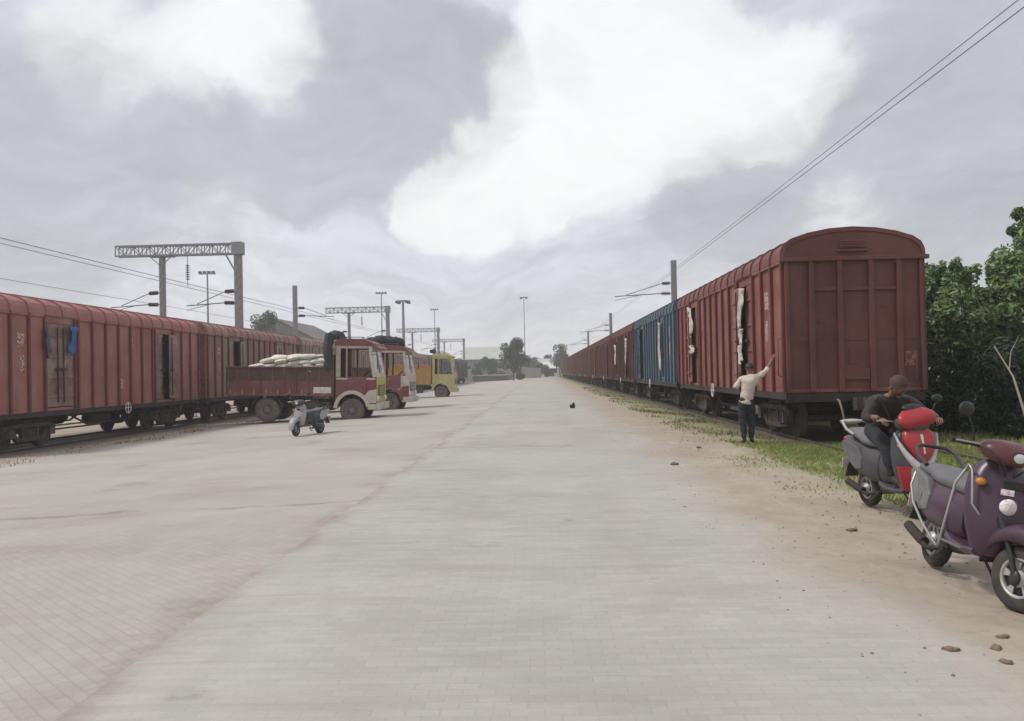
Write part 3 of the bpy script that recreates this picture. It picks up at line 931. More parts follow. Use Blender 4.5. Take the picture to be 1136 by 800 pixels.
        for sx in (-1, 1):
            st = MB()
            st.bar((sx * 1.46, s * 6.75, .35), (sx * 1.46, s * 6.75, .95), .03, .02)
            st.bar((sx * 1.46, s * 6.35, .35), (sx * 1.46, s * 6.35, .95), .03, .02)
            st.bar((sx * 1.48, s * 6.78, .36), (sx * 1.48, s * 6.32, .36), .14, .02)
            hr = MB(); hr.tube([(sx * 1.5, s * 6.8, 1.45), (sx * 1.62, s * 6.8, 1.5), (sx * 1.62, s * 6.8, 2.3), (sx * 1.5, s * 6.8, 2.35)], .016, 6)
            hr.build('handrail', [side], t)
            st.build('footstep', [M['under']], t)
    # bogies
    for cy in (-4.55, 4.55):
        bg_ = MB()
        for s in (-1, 1):
            x0, x1 = sorted((s * 1.02, s * 1.14))
            o = [(-1.28, .50), (-1.28, .66), (-1.0, .74), (-.45, .80), (.45, .80), (1.0, .74), (1.28, .66), (1.28, .50), (.95, .46), (.5, .28), (-.5, .28), (-.95, .46)]
            # cast side frame left open beside the springs
            top = [(-1.28, .56), (-1.28, .68), (-.95, .76), (.95, .76), (1.28, .68), (1.28, .56), (.9, .64), (-.9, .64)]
            bg_.prism([(cy + a, z) for a, z in top], 'X', x0, x1)
            bg_.prism([(cy + a, z) for a, z in [(-.55, .22), (-.5, .34), (.5, .34), (.55, .22)]], 'X', x0, x1)
            for q in (-1, 1):
                bg_.prism([(cy + q * a, z) for a, z in [(.95, .64), (1.12, .62), (.62, .22), (.46, .26)]], 'X', x0, x1)
                bg_.prism([(cy + q * a, z) for a, z in [(.30, .34), (.42, .34), (.42, .64), (.30, .64)]], 'X', x0, x1)
                bg_.box(*sorted((s * .98, s * 1.22)), cy + q * 1.0 - .14, cy + q * 1.0 + .14, .36, .62)
            for q in (-.18, 0, .18):
                bg_.lathe([(.07, .34), (.085, .38), (.07, .42), (.085, .46), (.07, .50), (.085, .54), (.07, .6)], (s * 1.08, cy + q, 0), 'Z', 10)
        bg_.box(-1.05, 1.05, cy - .2, cy + .2, .58, .86)
        bg_.lathe([(0, .86), (.25, .86), (.25, .95), (0, .95)], (0, cy, 0), 'Z', 16)
        bo = bg_.build('bogie', [M['bogie']], t)
        for ay in (-1.0, 1.0):
            for s in (-1, 1):
                w = MB()
                w.lathe([(.07, s * .95), (.16, s * .93), (.2, s * .86), (.38, s * .84), (.44, s * .90), (.455, s * .90), (.455, s * .79), (.485, s * .77), (.485, s * .745), (.40, s * .745), (.2, s * .78), (.08, s * .76), (.075, 0)],
                        (0, cy + ay, .455), 'X', 28, 0)
                w.build('wheel', [M['bogie']], bo)
    return t


RX, LX = 6.92, -16.65
PITCH = 14.9
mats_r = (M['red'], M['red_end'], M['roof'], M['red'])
ORD = ['first', 'second', 'third', 'fourth', 'fifth', 'sixth', 'seventh', 'eighth', 'ninth', 'tenth', 'eleventh', 'twelfth', 'thirteenth']
GR = 'covered goods wagons in the red and blue row'
GL = 'covered goods wagons in the dusty row beyond the yard'

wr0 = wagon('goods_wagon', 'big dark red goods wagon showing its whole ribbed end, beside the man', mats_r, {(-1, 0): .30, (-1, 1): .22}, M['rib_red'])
wr0.location = (RX, 25.5, -.05); wr0["group"] = GR
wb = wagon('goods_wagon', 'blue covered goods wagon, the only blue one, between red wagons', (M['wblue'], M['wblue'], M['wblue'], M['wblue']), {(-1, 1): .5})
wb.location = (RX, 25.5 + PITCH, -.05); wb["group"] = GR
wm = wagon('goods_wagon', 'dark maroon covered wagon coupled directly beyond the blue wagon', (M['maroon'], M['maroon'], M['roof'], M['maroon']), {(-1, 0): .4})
wm.location = (RX, 25.5 + 2 * PITCH, -.05); wm["group"] = GR
for i in range(3, 14):
    w = copy_tree(wm if i % 2 else wr0)
    w.location = (RX, 25.5 + i * PITCH, -.05)
    w["label"] = 'red covered goods wagon, %s beyond the blue one in its row' % ORD[i - 2]
    w["group"] = GR

mats_l = (M['dusty'], M['dusty'], M['dusty_roof'], M['doorgrey'])
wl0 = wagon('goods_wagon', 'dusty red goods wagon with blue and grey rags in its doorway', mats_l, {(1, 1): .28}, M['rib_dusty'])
wl0.location = (LX, 29.2, -.36); wl0["group"] = GL
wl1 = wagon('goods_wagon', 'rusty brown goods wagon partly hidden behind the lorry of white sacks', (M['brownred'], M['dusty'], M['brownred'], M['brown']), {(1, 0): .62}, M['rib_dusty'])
wl1.location = (LX, 29.2 + PITCH, -.36); wl1["group"] = GL
wl2 = wagon('goods_wagon', 'rust brown goods wagon seen above the white sacks, second beyond the blue rag wagon', (M['brown'], M['brown'], M['brown'], M['brown']))
wl2.location = (LX, 29.2 + 2 * PITCH, -.36); wl2["group"] = GL
for i in range(3, 6):
    w = copy_tree(wl2)
    w.location = (LX, 29.2 + i * PITCH, -.36)
    w["label"] = 'rust brown goods wagon behind the parked lorries, %s beyond the blue rag wagon' % ORD[i - 1]
    w["group"] = GL
wg = wagon('goods_wagon', 'grey covered goods wagon showing just past the yellow lorry cab', (M['wgrey'], M['wgrey'], M['wgrey'], M['wgrey']))
wg.location = (LX, 29.2 + 6 * PITCH, -.36); wg["group"] = GL
for i in range(7, 10):
    w = copy_tree(wg)
    w.location = (LX, 29.2 + i * PITCH, -.36)
    w["label"] = 'grey covered goods wagon far off, %s beyond the one by the yellow lorry' % ORD[i - 7]
    w["group"] = GL


# ------------------------------------------------------------------ lorries
def wheel_mesh(r, w, rim_r, dual=False):
    """tyre and rim meshes turned about local Y, centre at origin"""
    ty = MB()
    ty.lathe([(rim_r, -w / 2 + .02), (rim_r + .02, -w / 2), (r - .09, -w / 2), (r - .03, -w / 2 + .02), (r, -w / 2 + .06), (r, -.02), (r - .012, -.012), (r - .012, .012), (r, .02), (r, w / 2 - .06), (r - .03, w / 2 - .02),
              (r - .09, w / 2), (rim_r + .02, w / 2), (rim_r, w / 2 - .02)], (0, 0, 0), 'Y', 32)
    rm = MB()
    d = -w / 2
    rm.lathe([(rim_r + .01, d + .02), (rim_r - .02, d + .01), (rim_r - .04, d + .06), (rim_r - .09, d + .09), (.14, d + .08), (.12, d + .0), (.09, d - .03), (0, d - .03)], (0, 0, 0), 'Y', 28)
    for i in range(8):
        a = 2 * pi * i / 8
        rm.lathe([(0, d + .04), (.018, d + .04), (.018, d + .09)], (.175 * cos(a), 0, .175 * sin(a)), 'Y', 8)
    return ty, rm


def lorry(label, C, loc, tarp=None, sides=True, bedh=1.05, visor=True):
    """flat-nosed open lorry facing +X; origin on the ground under the rear axle, near flank at y=-1.2"""
    t = thing('lorry', label, 'lorry', loc)
    # chassis
    c = MB()
    for s in (-.45, .45):
        c.box(-1.6, 4.3, s - .05, s + .05, .72, .95)
    for x in (-1.4, -.5, .6, 1.6, 2.6):
        c.box(x - .05, x + .05, -.5, .5, .75, .92)
    c.box(-.08, .08, -.9, .9, .45, .6); c.box(3.52, 3.68, -.95, .95, .45, .58)
    c.ell((0, 0, .52), (.25, .22, .22))
    c.bar((.1, 0, .55), (3.0, 0, .8), .1, .1)
    for s in (-.6, .6):
        c.bar((-.75, s, .72), (.75, s, .72), .08, .1); c.bar((2.95, s, .70), (4.2, s, .70), .08, .08)
    c.build('chassis', [M['under']], t)
    tank = MB()
    tank.lathe([(0, 1.35), (.24, 1.38), (.27, 1.45), (.27, 2.1), (.24, 2.17), (0, 2.2)], (0, -.85, .72), 'X', 18)
    tank.build('fuel_tank', [M['bogie']], t)
    # open body
    b = MB()
    z0, z1 = 1.12, 1.12 + bedh + .15
    b.box(-1.75, 2.78, -1.18, 1.18, z0, z0 + .10, 0)
    for s in (-1, 1):
        ya, yb = sorted((s * 1.2, s * 1.155))
        b.box(-1.75, 2.78, ya, yb, z0 + .101, z0 + .62, 0)
        b.box(-1.75, 2.78, ya, yb, z0 + .625, z1, 1)
        ya, yb = sorted((s * 1.2, s * 1.26))
        b.box(-1.75, 2.78, ya, yb, z0 + .0, z0 + .10, 0)
        b.box(-1.75, 2.78, ya, yb, z1 - .05, z1 + .03, 1)
        for i in range(10):
            x = -1.72 + i * .494
            b.box(x - .03, x + .03, *sorted((s * 1.202, s * 1.245)), z0 + .10, z1 - .05, 1 if i % 3 == 0 else 0)
    b.box(-1.80, -1.752, -1.2, 1.2, z0 + .101, z1, 0)
    b.box(2.782, 2.83, -1.2, 1.2, z0, z1 + .55, 0)
    b.build('cargo_bed', [C['bed'], C['bed2']], t, bevel=.008)
    for s in (-1, 1):
        st = MB()
        for i in range(9):
            x = -1.5 + i * .5
            st.prism([(x - .028, z0 + .06), (x + .028, z0 + .06), (x + .02, z0 + .24), (x, z0 + .29), (x - .02, z0 + .24)], 'Y', *sorted((s * 1.262, s * 1.275)))
        st.build('bed_hooks', [C['trim']], t)
    for s in (-1, 1):
        tp = MB(); tp.box(-1.78, -1.70, *sorted((s * 1.262, s * 1.20)), z0, z1 + 1.15); tp.build('rear_post', [C['trim2']], t)
    # mudguards of the rear axle
    for s in (-1, 1):
        mg = MB()
        pts = [(.66 * cos(a), .52 + .66 * sin(a)) for a in [R(d) for d in range(8, 173, 15)]]
        secs = [[(x, s * .72, z), (x, s * 1.17, z), (x * .97, s * 1.17, .52 + (z - .52) * .97), (x * .97, s * .72, .52 + (z - .52) * .97)] for x, z in pts]
        mg.loft(secs, 0, True, False)
        mg.build('mudguard', [C['bed2']], t)
    # cab: slab sides with real openings, raked front
    XB, XF = 2.9, 4.62
    cz0, belt, top = .98, 1.98, 3.25
    for s in (-1, 1):
        ya, yb = sorted((s * 1.13, s * 1.08))
        sd = MB()
        arch = [(3.6 + .62 * cos(R(d)), .55 + .66 * sin(R(d))) for d in range(165, 14, -15)]
        sd.prism([(XB, .72)] + [(XB + .08, .72)] + arch + [(4.3, .70), (XF + .0, .70), (XF - .0, belt - .05), (XB, belt - .05)], 'Y', ya, yb, 0)
        sd.box(XB, XB + .20, ya, yb, belt - .049, top, 1)
        sd.prism([(XF - .16, belt - .049), (XF, belt - .049), (XF - .22, top), (XF - .36, top)], 'Y', ya, yb, 2)
        sd.box(XB + .201, XF - .37, ya, yb, top - .12, top, 1)
        sd.build('cab_side', [C['lower'], C['upper'], C['front_trim']], t, bevel=.01)
        dr = MB()
        dx0, dx1 = XB + .5, XF - .42
        yo = s * 1.135
        ya, yb = sorted((yo, yo + s * .03))
        dr.box(dx0 + .02, dx1, ya, yb, 1.28, belt - .04, 0)
        dr.box(XB + .42, XB + .50, *sorted((s * 1.08, s * 1.13)), belt - .048, top - .121, 1)
        dr.bar((dx0 + .1, yo + s * .045, 1.75), (dx0 + .25, yo + s * .045, 1.75), .03, .03, 1)
        dr.build('cab_door', [C['door'], C['trim']], t, bevel=.008)
        cp = MB()
        cp.prism([(4.19, .84), (4.40, .845), (XF + .012, .845), (XF + .012, 1.42), (4.30, 1.36), (4.10, 1.10)], 'Y', *sorted((s * 1.131, s * 1.15)))
        cp.build('corner_panel', [C['arch']], t)
        ar = MB()
        secs = []
        for d in range(10, 176, 15):
            a = R(d)
            cx, cz = 3.6 + .63 * cos(a), .55 + .67 * sin(a)
            ox, oz = 3.6 + .78 * cos(a), .55 + .82 * sin(a)
            secs.append([(cx, s * 1.136, cz), (cx, s * 1.19, cz), (ox, s * 1.18, oz), (ox, s * 1.136, oz)])
        ar.loft(secs, 0, True, False)
        ar.build('wheel_arch', [C['arch']], t)
        mr = MB()
        mr.tube([(XF - .22, s * 1.12, 2.9), (XF + .1, s * 1.32, 2.85), (XF + .1, s * 1.36, 2.45)], .014, 6)
        mr.box(XF + .08, XF + .11, *sorted((s * 1.26, s * 1.44)), 2.3, 2.68)
        mr.build('wing_mirror', [M['black']], t)
    bk = MB()
    bk.box(XB - .0, XB + .05, -1.078, 1.078, .95, top - .002)
    bk.box(XB + .051, XF - .06, -1.075, 1.075, cz0, cz0 + .05)
    bk.box(XB + .06, XB + .55, -1.0, 1.0, 1.35, 1.55); bk.box(XB + .06, XB + .2, -1.0, 1.0, 1.55, 2.25)
    bk.box(XF - .3, XF - .08, -1.05, 1.05, 1.6, 2.0)
    bk.tube([(XF - .55 + .12 * cos(a * pi / 8), -.5 + .22 * sin(a * pi / 8), 2.06 + .12 * cos(a * pi / 8)) for a in range(16)], .018, 6, closed=True)
    bk.build('cab_interior', [M['interior']], t)
    fr = MB()
    fr.prism([(XF - .05, .70), (XF + .02, .70), (XF + .02, belt - .052), (XF - .05, belt - .052)], 'Y', -1.078, 1.078, 0)
    fr.box(XF + .021, XF + .05, -.75, .75, 1.15, 1.6, 1)
    for z in (1.2, 1.28, 1.36, 1.44, 1.52):
        fr.box(XF + .051, XF + .065, -.73, .73, z, z + .03, 0)
    fr.prism([(XF - .05, belt - .051), (XF + .01, belt - .051), (XF - .0, belt + .12), (XF - .07, belt + .12)], 'Y', -1.078, 1.078, 2)
    fr.prism([(XF - .24, top - .2), (XF - .18, top - .2), (XF - .215, top), (XF - .28, top)], 'Y', -1.078, 1.078, 2)
    fr.prism([(XF - .06, belt + .121), (XF - .0, belt + .121), (XF - .18, top - .201), (XF - .24, top - .201)], 'Y', -.04, .04, 2)
    fr.build('cab_front', [C['front'], M['black'], C['front_trim']], t, bevel=.01)
    ws = MB()
    ws.prism([(XF - .05, belt + .122), (XF - .04, belt + .122), (XF - .215, top - .202), (XF - .225, top - .202)], 'Y', -1.07, -.045)
    ws.prism([(XF - .05, belt + .122), (XF - .04, belt + .122), (XF - .215, top - .202), (XF - .225, top - .202)], 'Y', .045, 1.07)
    gm = M['glass']
    ws.build('windscreen', [gm], t)
    rf = MB()
    pr = [(XB - .05, top + .002), (XF - .2, top + .002), (XF - .1, top + .05), (XF - .12, top + .10), (XF - .5, top + .26), (XB + .3, top + .30), (XB - .05, top + .2)]
    rf.prism(pr, 'Y', -1.16, 1.16)
    if visor:
        rf.prism([(XF - .2, top + .003), (XF + .12, top - .12), (XF + .12, top - .10), (XF - .11, top + .045)], 'Y', -1.15, 1.15)
    rf.build('cab_roof', [C['roof']], t, bevel=.02)
    for s in (-1, 1):
        bd_ = MB()
        bd_.box(XB + .02, XF - .04, *sorted((s * 1.132, s * 1.1345)), belt - .16, belt - .09)
        bd_.build('belt_stripe', [C['front_trim']], t)
        mf = MB(); mf.box(-.80, -.78, *sorted((s * .7, s * 1.18)), .32, .95); mf.build('mud_flap', [M['black']], t)
        for x in (-1.3, .9, 2.4):
            rl = MB(); rl.box(x - .06, x + .06, *sorted((s * 1.262, s * 1.27)), 1.15, 1.20); rl.build('reflector', [M['amber']], t)
    rk = MB()
    for s in (-1, 1):
        rk.bar((XB + .1, s * 1.0, top + .36), (XF - .55, s * 1.0, top + .36), .03, .03)
        for x in (XB + .15, XB + .6, XF - .6):
            rk.bar((x, s * 1.0, top + .2), (x, s * 1.0, top + .36), .025, .025)
    rk.build('roof_rack', [M['darksteel']], t)
    hn_ = MB()
    for s in (-1, 1):
        hn_.tube([(XF - .01, s * .35, belt + .10), (XF - .05, s * .1, belt + .45)], .008, 5)
    hn_.build('wiper', [M['black']], t)
    bp = MB()
    bp.box(XF + .03, XF + .17, -1.16, 1.16, .56, .84)
    bp.box(XF - .35, XF + .03, -1.17, -1.135, .56, .80); bp.box(XF - .35, XF + .03, 1.135, 1.17, .56, .80)
    bp.build('bumper', [C['bumper']], t, bevel=.02)
    for s in (-1, 1):
        hl = MB()
        hl.lathe([(0, .075), (.08, .06), (.11, .03), (.12, 0)], (XF + .022, s * .9, 1.02), 'X', 18)
        hl.build('headlight', [M['lens']], t)
    np = MB(); np.box(XF + .172, XF + .18, -.28, .28, .62, .78); np.build('number_plate', [M['tcream']], t)
    for x, dual in ((0, True), (3.6, False)):
        for s in (-1, 1):
            ty, rm = wheel_mesh(.52, .26 if not dual else .5, .27)
            wo_ = ty.build('wheel', [M['tyredust']], t, loc=(x, s * (.98 if not dual else .90), .52))
            if s > 0: wo_.rotation_euler = (0, 0, pi)
            ro = rm.build('rim', [M['rim']], wo_)
    return t


CA = dict(bed=M['tbed'], bed2=M['tbedtop'], trim=M['tpink'], trim2=M['palewood'], lower=M['tmaroon'], upper=M['tpale'], front_trim=M['tcream'], door=M['tmaroon'], arch=M['tcream'],
          front=M['tlime'], roof=M['tmaroon'], bumper=M['tcream'])
CB = dict(CA, lower=M['tcream'], front=M['tcream'], arch=M['tmaroon'], door=M['tmaroon'], upper=M['tcream'])
CC = dict(bed=M['torange'], bed2=M['torange'], trim=M['tyellow'], trim2=M['torange'], lower=M['tyellow'], upper=M['tyellow'], front_trim=M['tyellow'], door=M['tyellow'], arch=M['tyellow'],
          front=M['tyellow'], roof=M['tyellow'], bumper=M['tyellow'])
L1 = Vector((-11.6, 35.65, gz(-9.6)))
l1 = lorry('maroon open lorry loaded with white sacks, nearest of the parked lorries', CA, L1)
L2 = Vector((-11.55, 44.2, gz(-9.3)))
l2 = lorry('maroon and cream lorry with black tarpaulin on its roof, between the other two lorries', CB, L2)
L3 = Vector((-11.4, 65.2, gz(-9.5)))
l3 = lorry('yellow lorry with an orange bed, farthest of the parked lorries', CC, L3, bedh=1.35, visor=False)
for o, a in ((l1, .9), (l2, -.8), (l3, .4)):
    o.rotation_euler = (0, R(1.6), R(a))

# number panel on the first lorry's flank
mb = MB(); mb.box(2.0, 2.75, -1.285, -1.28, 1.24, 1.50); mb.build('painted_panel', [M['white']], l1)


def blobby(mb, c, r, n=14, amp=.12, seed=0, flat=0.0, mi=0):
    rnd = random.Random(seed)
    ph = [rnd.uniform(0, 6.28) for _ in range(8)]
    o = len(mb.v)
    mb.ell((0, 0, 0), r, n, mi)
    for i in range(o, len(mb.v)):
        p = mb.v[i]
        q = Vector((p.x / r[0], p.y / r[1], p.z / r[2]))
        k = 1 + amp * (sin(3 * q.x + ph[0]) * cos(4 * q.y + ph[1]) + .6 * sin(5 * q.z + ph[2] + 3 * q.x) + .4 * sin(9 * q.x + ph[3]) * sin(8 * q.y + ph[4]))
        p = p * k
        if flat and p.z < -flat: p.z = -flat
        mb.v[i] = p + Vector(c)
    return mb


def pillow(seed, L=.75, Wd=.45, H=.2):
    """a filled sack: pillow shape with pinched, slightly wrinkled ends"""
    rnd = random.Random(seed)
    mb = MB()
    n = 16
    secs = []
    for i in range(11):
        u = -1 + 2 * i / 10
        k = (1 - abs(u) ** 3.2) ** .55 if abs(u) < 1 else 0
        w, h = Wd / 2 * (.82 + .18 * k), max(.015, H / 2 * k)
        ring = []
        for j in range(n):
            a = 2 * pi * j / n
            ca, sa = cos(a), sin(a)
            x = u * L / 2 + rnd.uniform(-.008, .008)
            ring.append((x, w * math.copysign(abs(ca) ** .7, ca) + rnd.uniform(-.008, .008), h * math.copysign(abs(sa) ** .8, sa) * (1 + rnd.uniform(-.12, .12))))
        secs.append(ring)
    mb.loft(secs)
    return mb


SG = 'white sacks heaped in the maroon lorry'
rnd = random.Random(3)
protos = [pillow(i, .85, .55, .24).mesh('sack', [M['sack']]) for i in range(4)]
k = 0
bedz = 2.16
spots = []
for lay, (nx, x0, x1) in enumerate(((7, -1.0, 2.3), (6, -.6, 2.25), (5, -.1, 2.1), (3, .3, 1.6))):
    for i in range(nx):
        for row in range(3 if lay == 0 else 2):
            spots.append((x0 + (x1 - x0) * i / (nx - 1) + rnd.uniform(-.08, .08), (-.75 + .72 * row) if lay == 0 else -.62 + .8 * row, bedz + lay * .19 + rnd.uniform(-.04, .05)))
# hidden lower layers: the load that carries the visible sacks
ld = MB(); ld.box(-1.5, 2.7, -1.13, 1.13, 1.225, 2.05)
o = ld.build('sack_layer', [M['sack']]); o.location = L1; o.rotation_euler = l1.rotation_euler
tag(o, 'packed bottom layer of pale sacks filling the maroon lorry bed', 'sack load')
MW = Matrix.Translation(L1) @ l1.rotation_euler.to_matrix().to_4x4()
for x, y, z in spots:
    o = bpy.data.objects.new('sack', protos[k % 4]); COL.objects.link(o)
    o.location = MW @ Vector((x, y, z)); o.rotation_euler = (rnd.uniform(-.2, .2), rnd.uniform(-.22, .22), rnd.uniform(-.6, .6) + (pi / 2 if k % 5 == 0 else 0))
    tag(o, 'plump white woven sack in the heap on the maroon lorry', 'sack', SG)
    k += 1

# rolled tarpaulins
def tarp_roll(label, base, pts, r, seed):
    rnd = random.Random(seed)
    mb = MB()
    pts = [Vector(p) for p in pts]
    fine = []
    for a, b_ in zip(pts[:-1], pts[1:]):
        for i in range(5): fine.append(a.lerp(b_, i / 5))
    fine.append(pts[-1])
    fine = [p + Vector((rnd.uniform(-.03, .03), rnd.uniform(-.04, .04), rnd.uniform(-.03, .03))) for p in fine]
    secs = []
    for i, p in enumerate(fine):
        rr = r * rnd.uniform(.82, 1.12)
        secs.append((p, rr))
    n = 12
    rings = []
    for i, (p, rr) in enumerate(secs):
        d = (secs[min(i + 1, len(secs) - 1)][0] - secs[max(i - 1, 0)][0]).normalized()
        ref = Vector((0, 1, 0)) if abs(d.y) < .9 else Vector((0, 0, 1))
        s = d.cross(ref).normalized(); u = s.cross(d)
        rings.append([p + s * (rr * rnd.uniform(.85, 1.1) * cos(2 * pi * j / n)) + u * (rr * rnd.uniform(.85, 1.1) * sin(2 * pi * j / n)) for j in range(n)])
    mb.loft(rings)
    o = mb.build('tarpaulin_roll', [M['tarp']]); o.location = base
    return tag(o, label, 'tarpaulin')


tarp_roll('dark tarpaulin bundle hung over the headboard of the lorry with white sacks', L1, [(2.72, -1.18, 2.2), (2.70, -1.22, 3.0), (2.72, -1.0, 3.55), (2.75, 0, 3.68), (2.75, .9, 3.6)], .20, 2)
tarp_roll('black tarpaulin heap on the roof of the middle lorry', L2, [(2.35, -1.0, 3.50), (3.2, -.9, 3.72), (3.9, -.7, 3.62), (4.25, -.5, 3.50)], .27, 5)
tarp_roll('small dark tarpaulin roll on the yellow lorry roof', L3, [(2.9, -.9, 3.62), (3.0, 0, 3.68), (2.9, .9, 3.62)], .16, 6)


# ------------------------------------------------------------------ scooters
def sxform(mb, ang, piv=(1.02, 0, 0)):
    mb.X = Matrix.Translation(piv) @ Matrix.Rotation(ang, 4, 'Z') @ Matrix.Translation([-q for q in piv])


def sring(x, cz, hw, hh, n=16, p=.75, tilt=0.0, top=1.0):
    out = []
    for j in range(n):
        a = 2 * pi * j / n
        ca, sa = cos(a), sin(a)
        y = hw * math.copysign(abs(ca) ** p, ca)
        z = hh * math.copysign(abs(sa) ** p, sa)
        if z > 0: y *= 1 - (1 - top) * z / hh
        out.append((x + tilt * z, y, cz + z))
    return out


def scooter(label, P, loc, rz, steer=0.0, sport=False, guard=False, lean=0.0, group=None):
    """step-through scooter heading +X; origin on the ground under the rear axle"""
    t = thing('scooter', label, 'scooter', loc, rz, group)
    t.rotation_euler = (lean, 0, rz)
    WR = .22

    def scoot_wheel(name, x, ang):
        ty = MB()
        if ang: sxform(ty, ang)
        prof = [(WR - .095, -.04), (WR - .06, -.052), (WR - .025, -.05), (WR - .006, -.03), (WR, 0), (WR - .006, .03), (WR - .025, .05), (WR - .06, .052), (WR - .095, .04)]
        ty.lathe(prof, (x, 0, WR), 'Y', 36)
        o = ty.build(name, [M['tyre']], t)
        rm = MB()
        if ang: sxform(rm, ang)
        for s in (-1, 1):
            rm.lathe([(WR - .088, s * .044), (WR - .10, s * .05), (WR - .108, s * .03), (WR - .105, 0)], (x, 0, WR), 'Y', 36)
            rm.lathe([(.062, s * .02), (.055, s * .05), (.03, s * .058), (.028, s * .07), (0, s * .07)], (x, 0, WR), 'Y', 20)
            for i in range(5):
                a = 2 * pi * i / 5 + .3
                b = a + .30
                q = [(.05 * cos(a), .05 * sin(a)), (.05 * cos(b), .05 * sin(b)), ((WR - .10) * cos(b + .1), (WR - .10) * sin(b + .1)), ((WR - .10) * cos(a - .1), (WR - .10) * sin(a - .1))]
                rm.prism([(x + u, WR + v) for u, v in q], 'Y', *sorted((s * .02, s * .036)))
        rm.lathe([(.06, -.034), (WR - .10, -.012), (WR - .10, .012), (.06, .034)], (x, 0, WR), 'Y', 24, 1)
        rm.build('rim', [M['alloy'], M['black']], o)
        return o
    scoot_wheel('front_wheel', 1.23, steer)
    scoot_wheel('rear_wheel', 0, 0)
    # front mudguard: deep U-section shell over the wheel, turning with it
    fm = MB(); sxform(fm, steer)
    secs = []
    for d in range(-2, 176, 11):
        a = R(d)
        r = WR + (.095 if not sport else .05) + .03 * sin(a)
        taper = .6 + .4 * sin(min(pi / 2, (176 - d) / 176 * pi * 1.2)) if d > 60 else .72 + .28 * (d + 2) / 62
        hw = (.105 if not sport else .065) * taper
        drop = .09 * (sin(a) if 0 < d < 180 else 0) + .02
        c, s_ = cos(a), sin(a)
        ring = []
        for y, rr in ((-hw, r - drop), (-hw * .97, r - .03), (-hw * .72, r - .004), (0, r + .012), (hw * .72, r - .004), (hw * .97, r - .03), (hw, r - drop),
                      (hw * .9, r - drop), (hw * .87, r - .035), (0, r - .004), (-hw * .87, r - .035), (-hw * .9, r - drop)):
            ring.append((1.23 + rr * c, y, WR + rr * s_))
        secs.append(ring)
    fm.loft(secs)
    fm.build('front_mudguard', [P['fender']], t)
    fk = MB(); sxform(fk, steer)
    for s in (-1, 1):
        fk.tube([(1.235, s * .072, .22), (1.19, s * .078, .36), (1.06, s * .07, .58)], .019, 8)
        fk.ell((1.235, s * .07, .22), (.04, .022, .055))
    fk.tube([(1.04, 0, .55), (.93, 0, 1.0)], .03, 10)
    fk.build('front_fork', [M['black']], t)
    # apron (leg shield)
    ap = MB()
    rows = [(.30, 1.03, .13, .06), (.38, 1.075, .17, .09), (.48, 1.085, .205, .11), (.60, 1.075, .225, .12), (.72, 1.05, .225, .12), (.82, 1.02, .205, .11), (.90, .985, .165, .09), (.955, .965, .11, .06)]
    secs = []
    for z, x, hw, sag in rows:
        ring = []
        for i in range(9):
            u = -1 + i / 4
            ring.append((x - sag * abs(u) ** 1.8, hw * u, z))
        for i in range(9):
            u = 1 - i / 4
            ring.append((x - .09 - sag * .75 * abs(u) ** 1.8, hw * .96 * u, z))
        secs.append(ring)
    ap.loft(secs)
    ap.build('apron', [P['apron']], t)
    inn = MB()
    secs = []
    for z, x, hw in ((.31, .93, .12), (.5, .975, .18), (.72, .945, .19), (.90, .89, .14)):
        secs.append([(x, -hw, z), (x, hw, z), (x - .05, hw * .9, z), (x - .05, -hw * .9, z)])
    inn.loft(secs, 0, True, False)
    inn.build('leg_shield', [P['inner']], t, bevel=.01)
    if not sport:
        tr = MB()
        tr.box(1.015, 1.033, -.03, .09, .78, .83); tr.X = Matrix.Identity(4)
        tr.build('apron_vent', [M['black']], t)
    # floorboard
    for xg, cz, hw, hh in ((.50, .523, .163, .213), (.02, .552, .180, .203)):
        gp = MB(); gp.tube([(xg, y * 1.012, cz + (z - cz) * 1.012) for _, y, z in sring(xg, cz, hw, hh, 28, top=.82)], .0035, 5, closed=True)
        gp.build('panel_gap', [M['black']], t)
    fl = MB()
    fl.loft([sring(.98, .315, .155, .035), sring(.80, .295, .165, .035), sring(.60, .30, .16, .04), sring(.48, .33, .15, .05)])
    fl.build('floorboard', [P['floor']], t)
    # tail body
    bd = MB()
    up = .04 if sport else 0
    bd.loft([sring(.63, .50, .10, .17, top=.9), sring(.57, .51, .145, .205, top=.85), sring(.40, .53, .172, .215, top=.82), sring(.20, .53, .182, .21, top=.8), sring(.0, .555 + up * .3, .178, .20, top=.8),
             sring(-.18, .60 + up * .6, .158, .165, top=.8), sring(-.34, .67 + up, .12, .10, top=.85), sring(-.45, .695 + up, .07, .065)])
    bd.build('tail_body', [P['body']], t)
    for s in (-1, 1):
        pn = MB()
        pts = [(.16, .46), (.02, .44), (-.16, .52), (-.34, .64), (-.40, .72), (-.33, .755), (-.10, .74), (.08, .70), (.18, .58)]
        def ysurf(x):
            return s * .187
        vs = [(x, ysurf(x) if x > -.1 else s * (.185 + (x + .1) * .14), z) for x, z in pts] + [(x, s * .12, z) for x, z in pts]
        n = len(pts)
        pn.add(vs, [tuple(range(n)), tuple(reversed(range(n, 2 * n)))] + [(i, n + i, n + (i + 1) % n, (i + 1) % n) for i in range(n)])
        pn.build('side_panel', [P['panel']], t, bevel=.02)
    # seat, stepped for the pillion
    se = MB()
    dn = 0 if sport else -.055
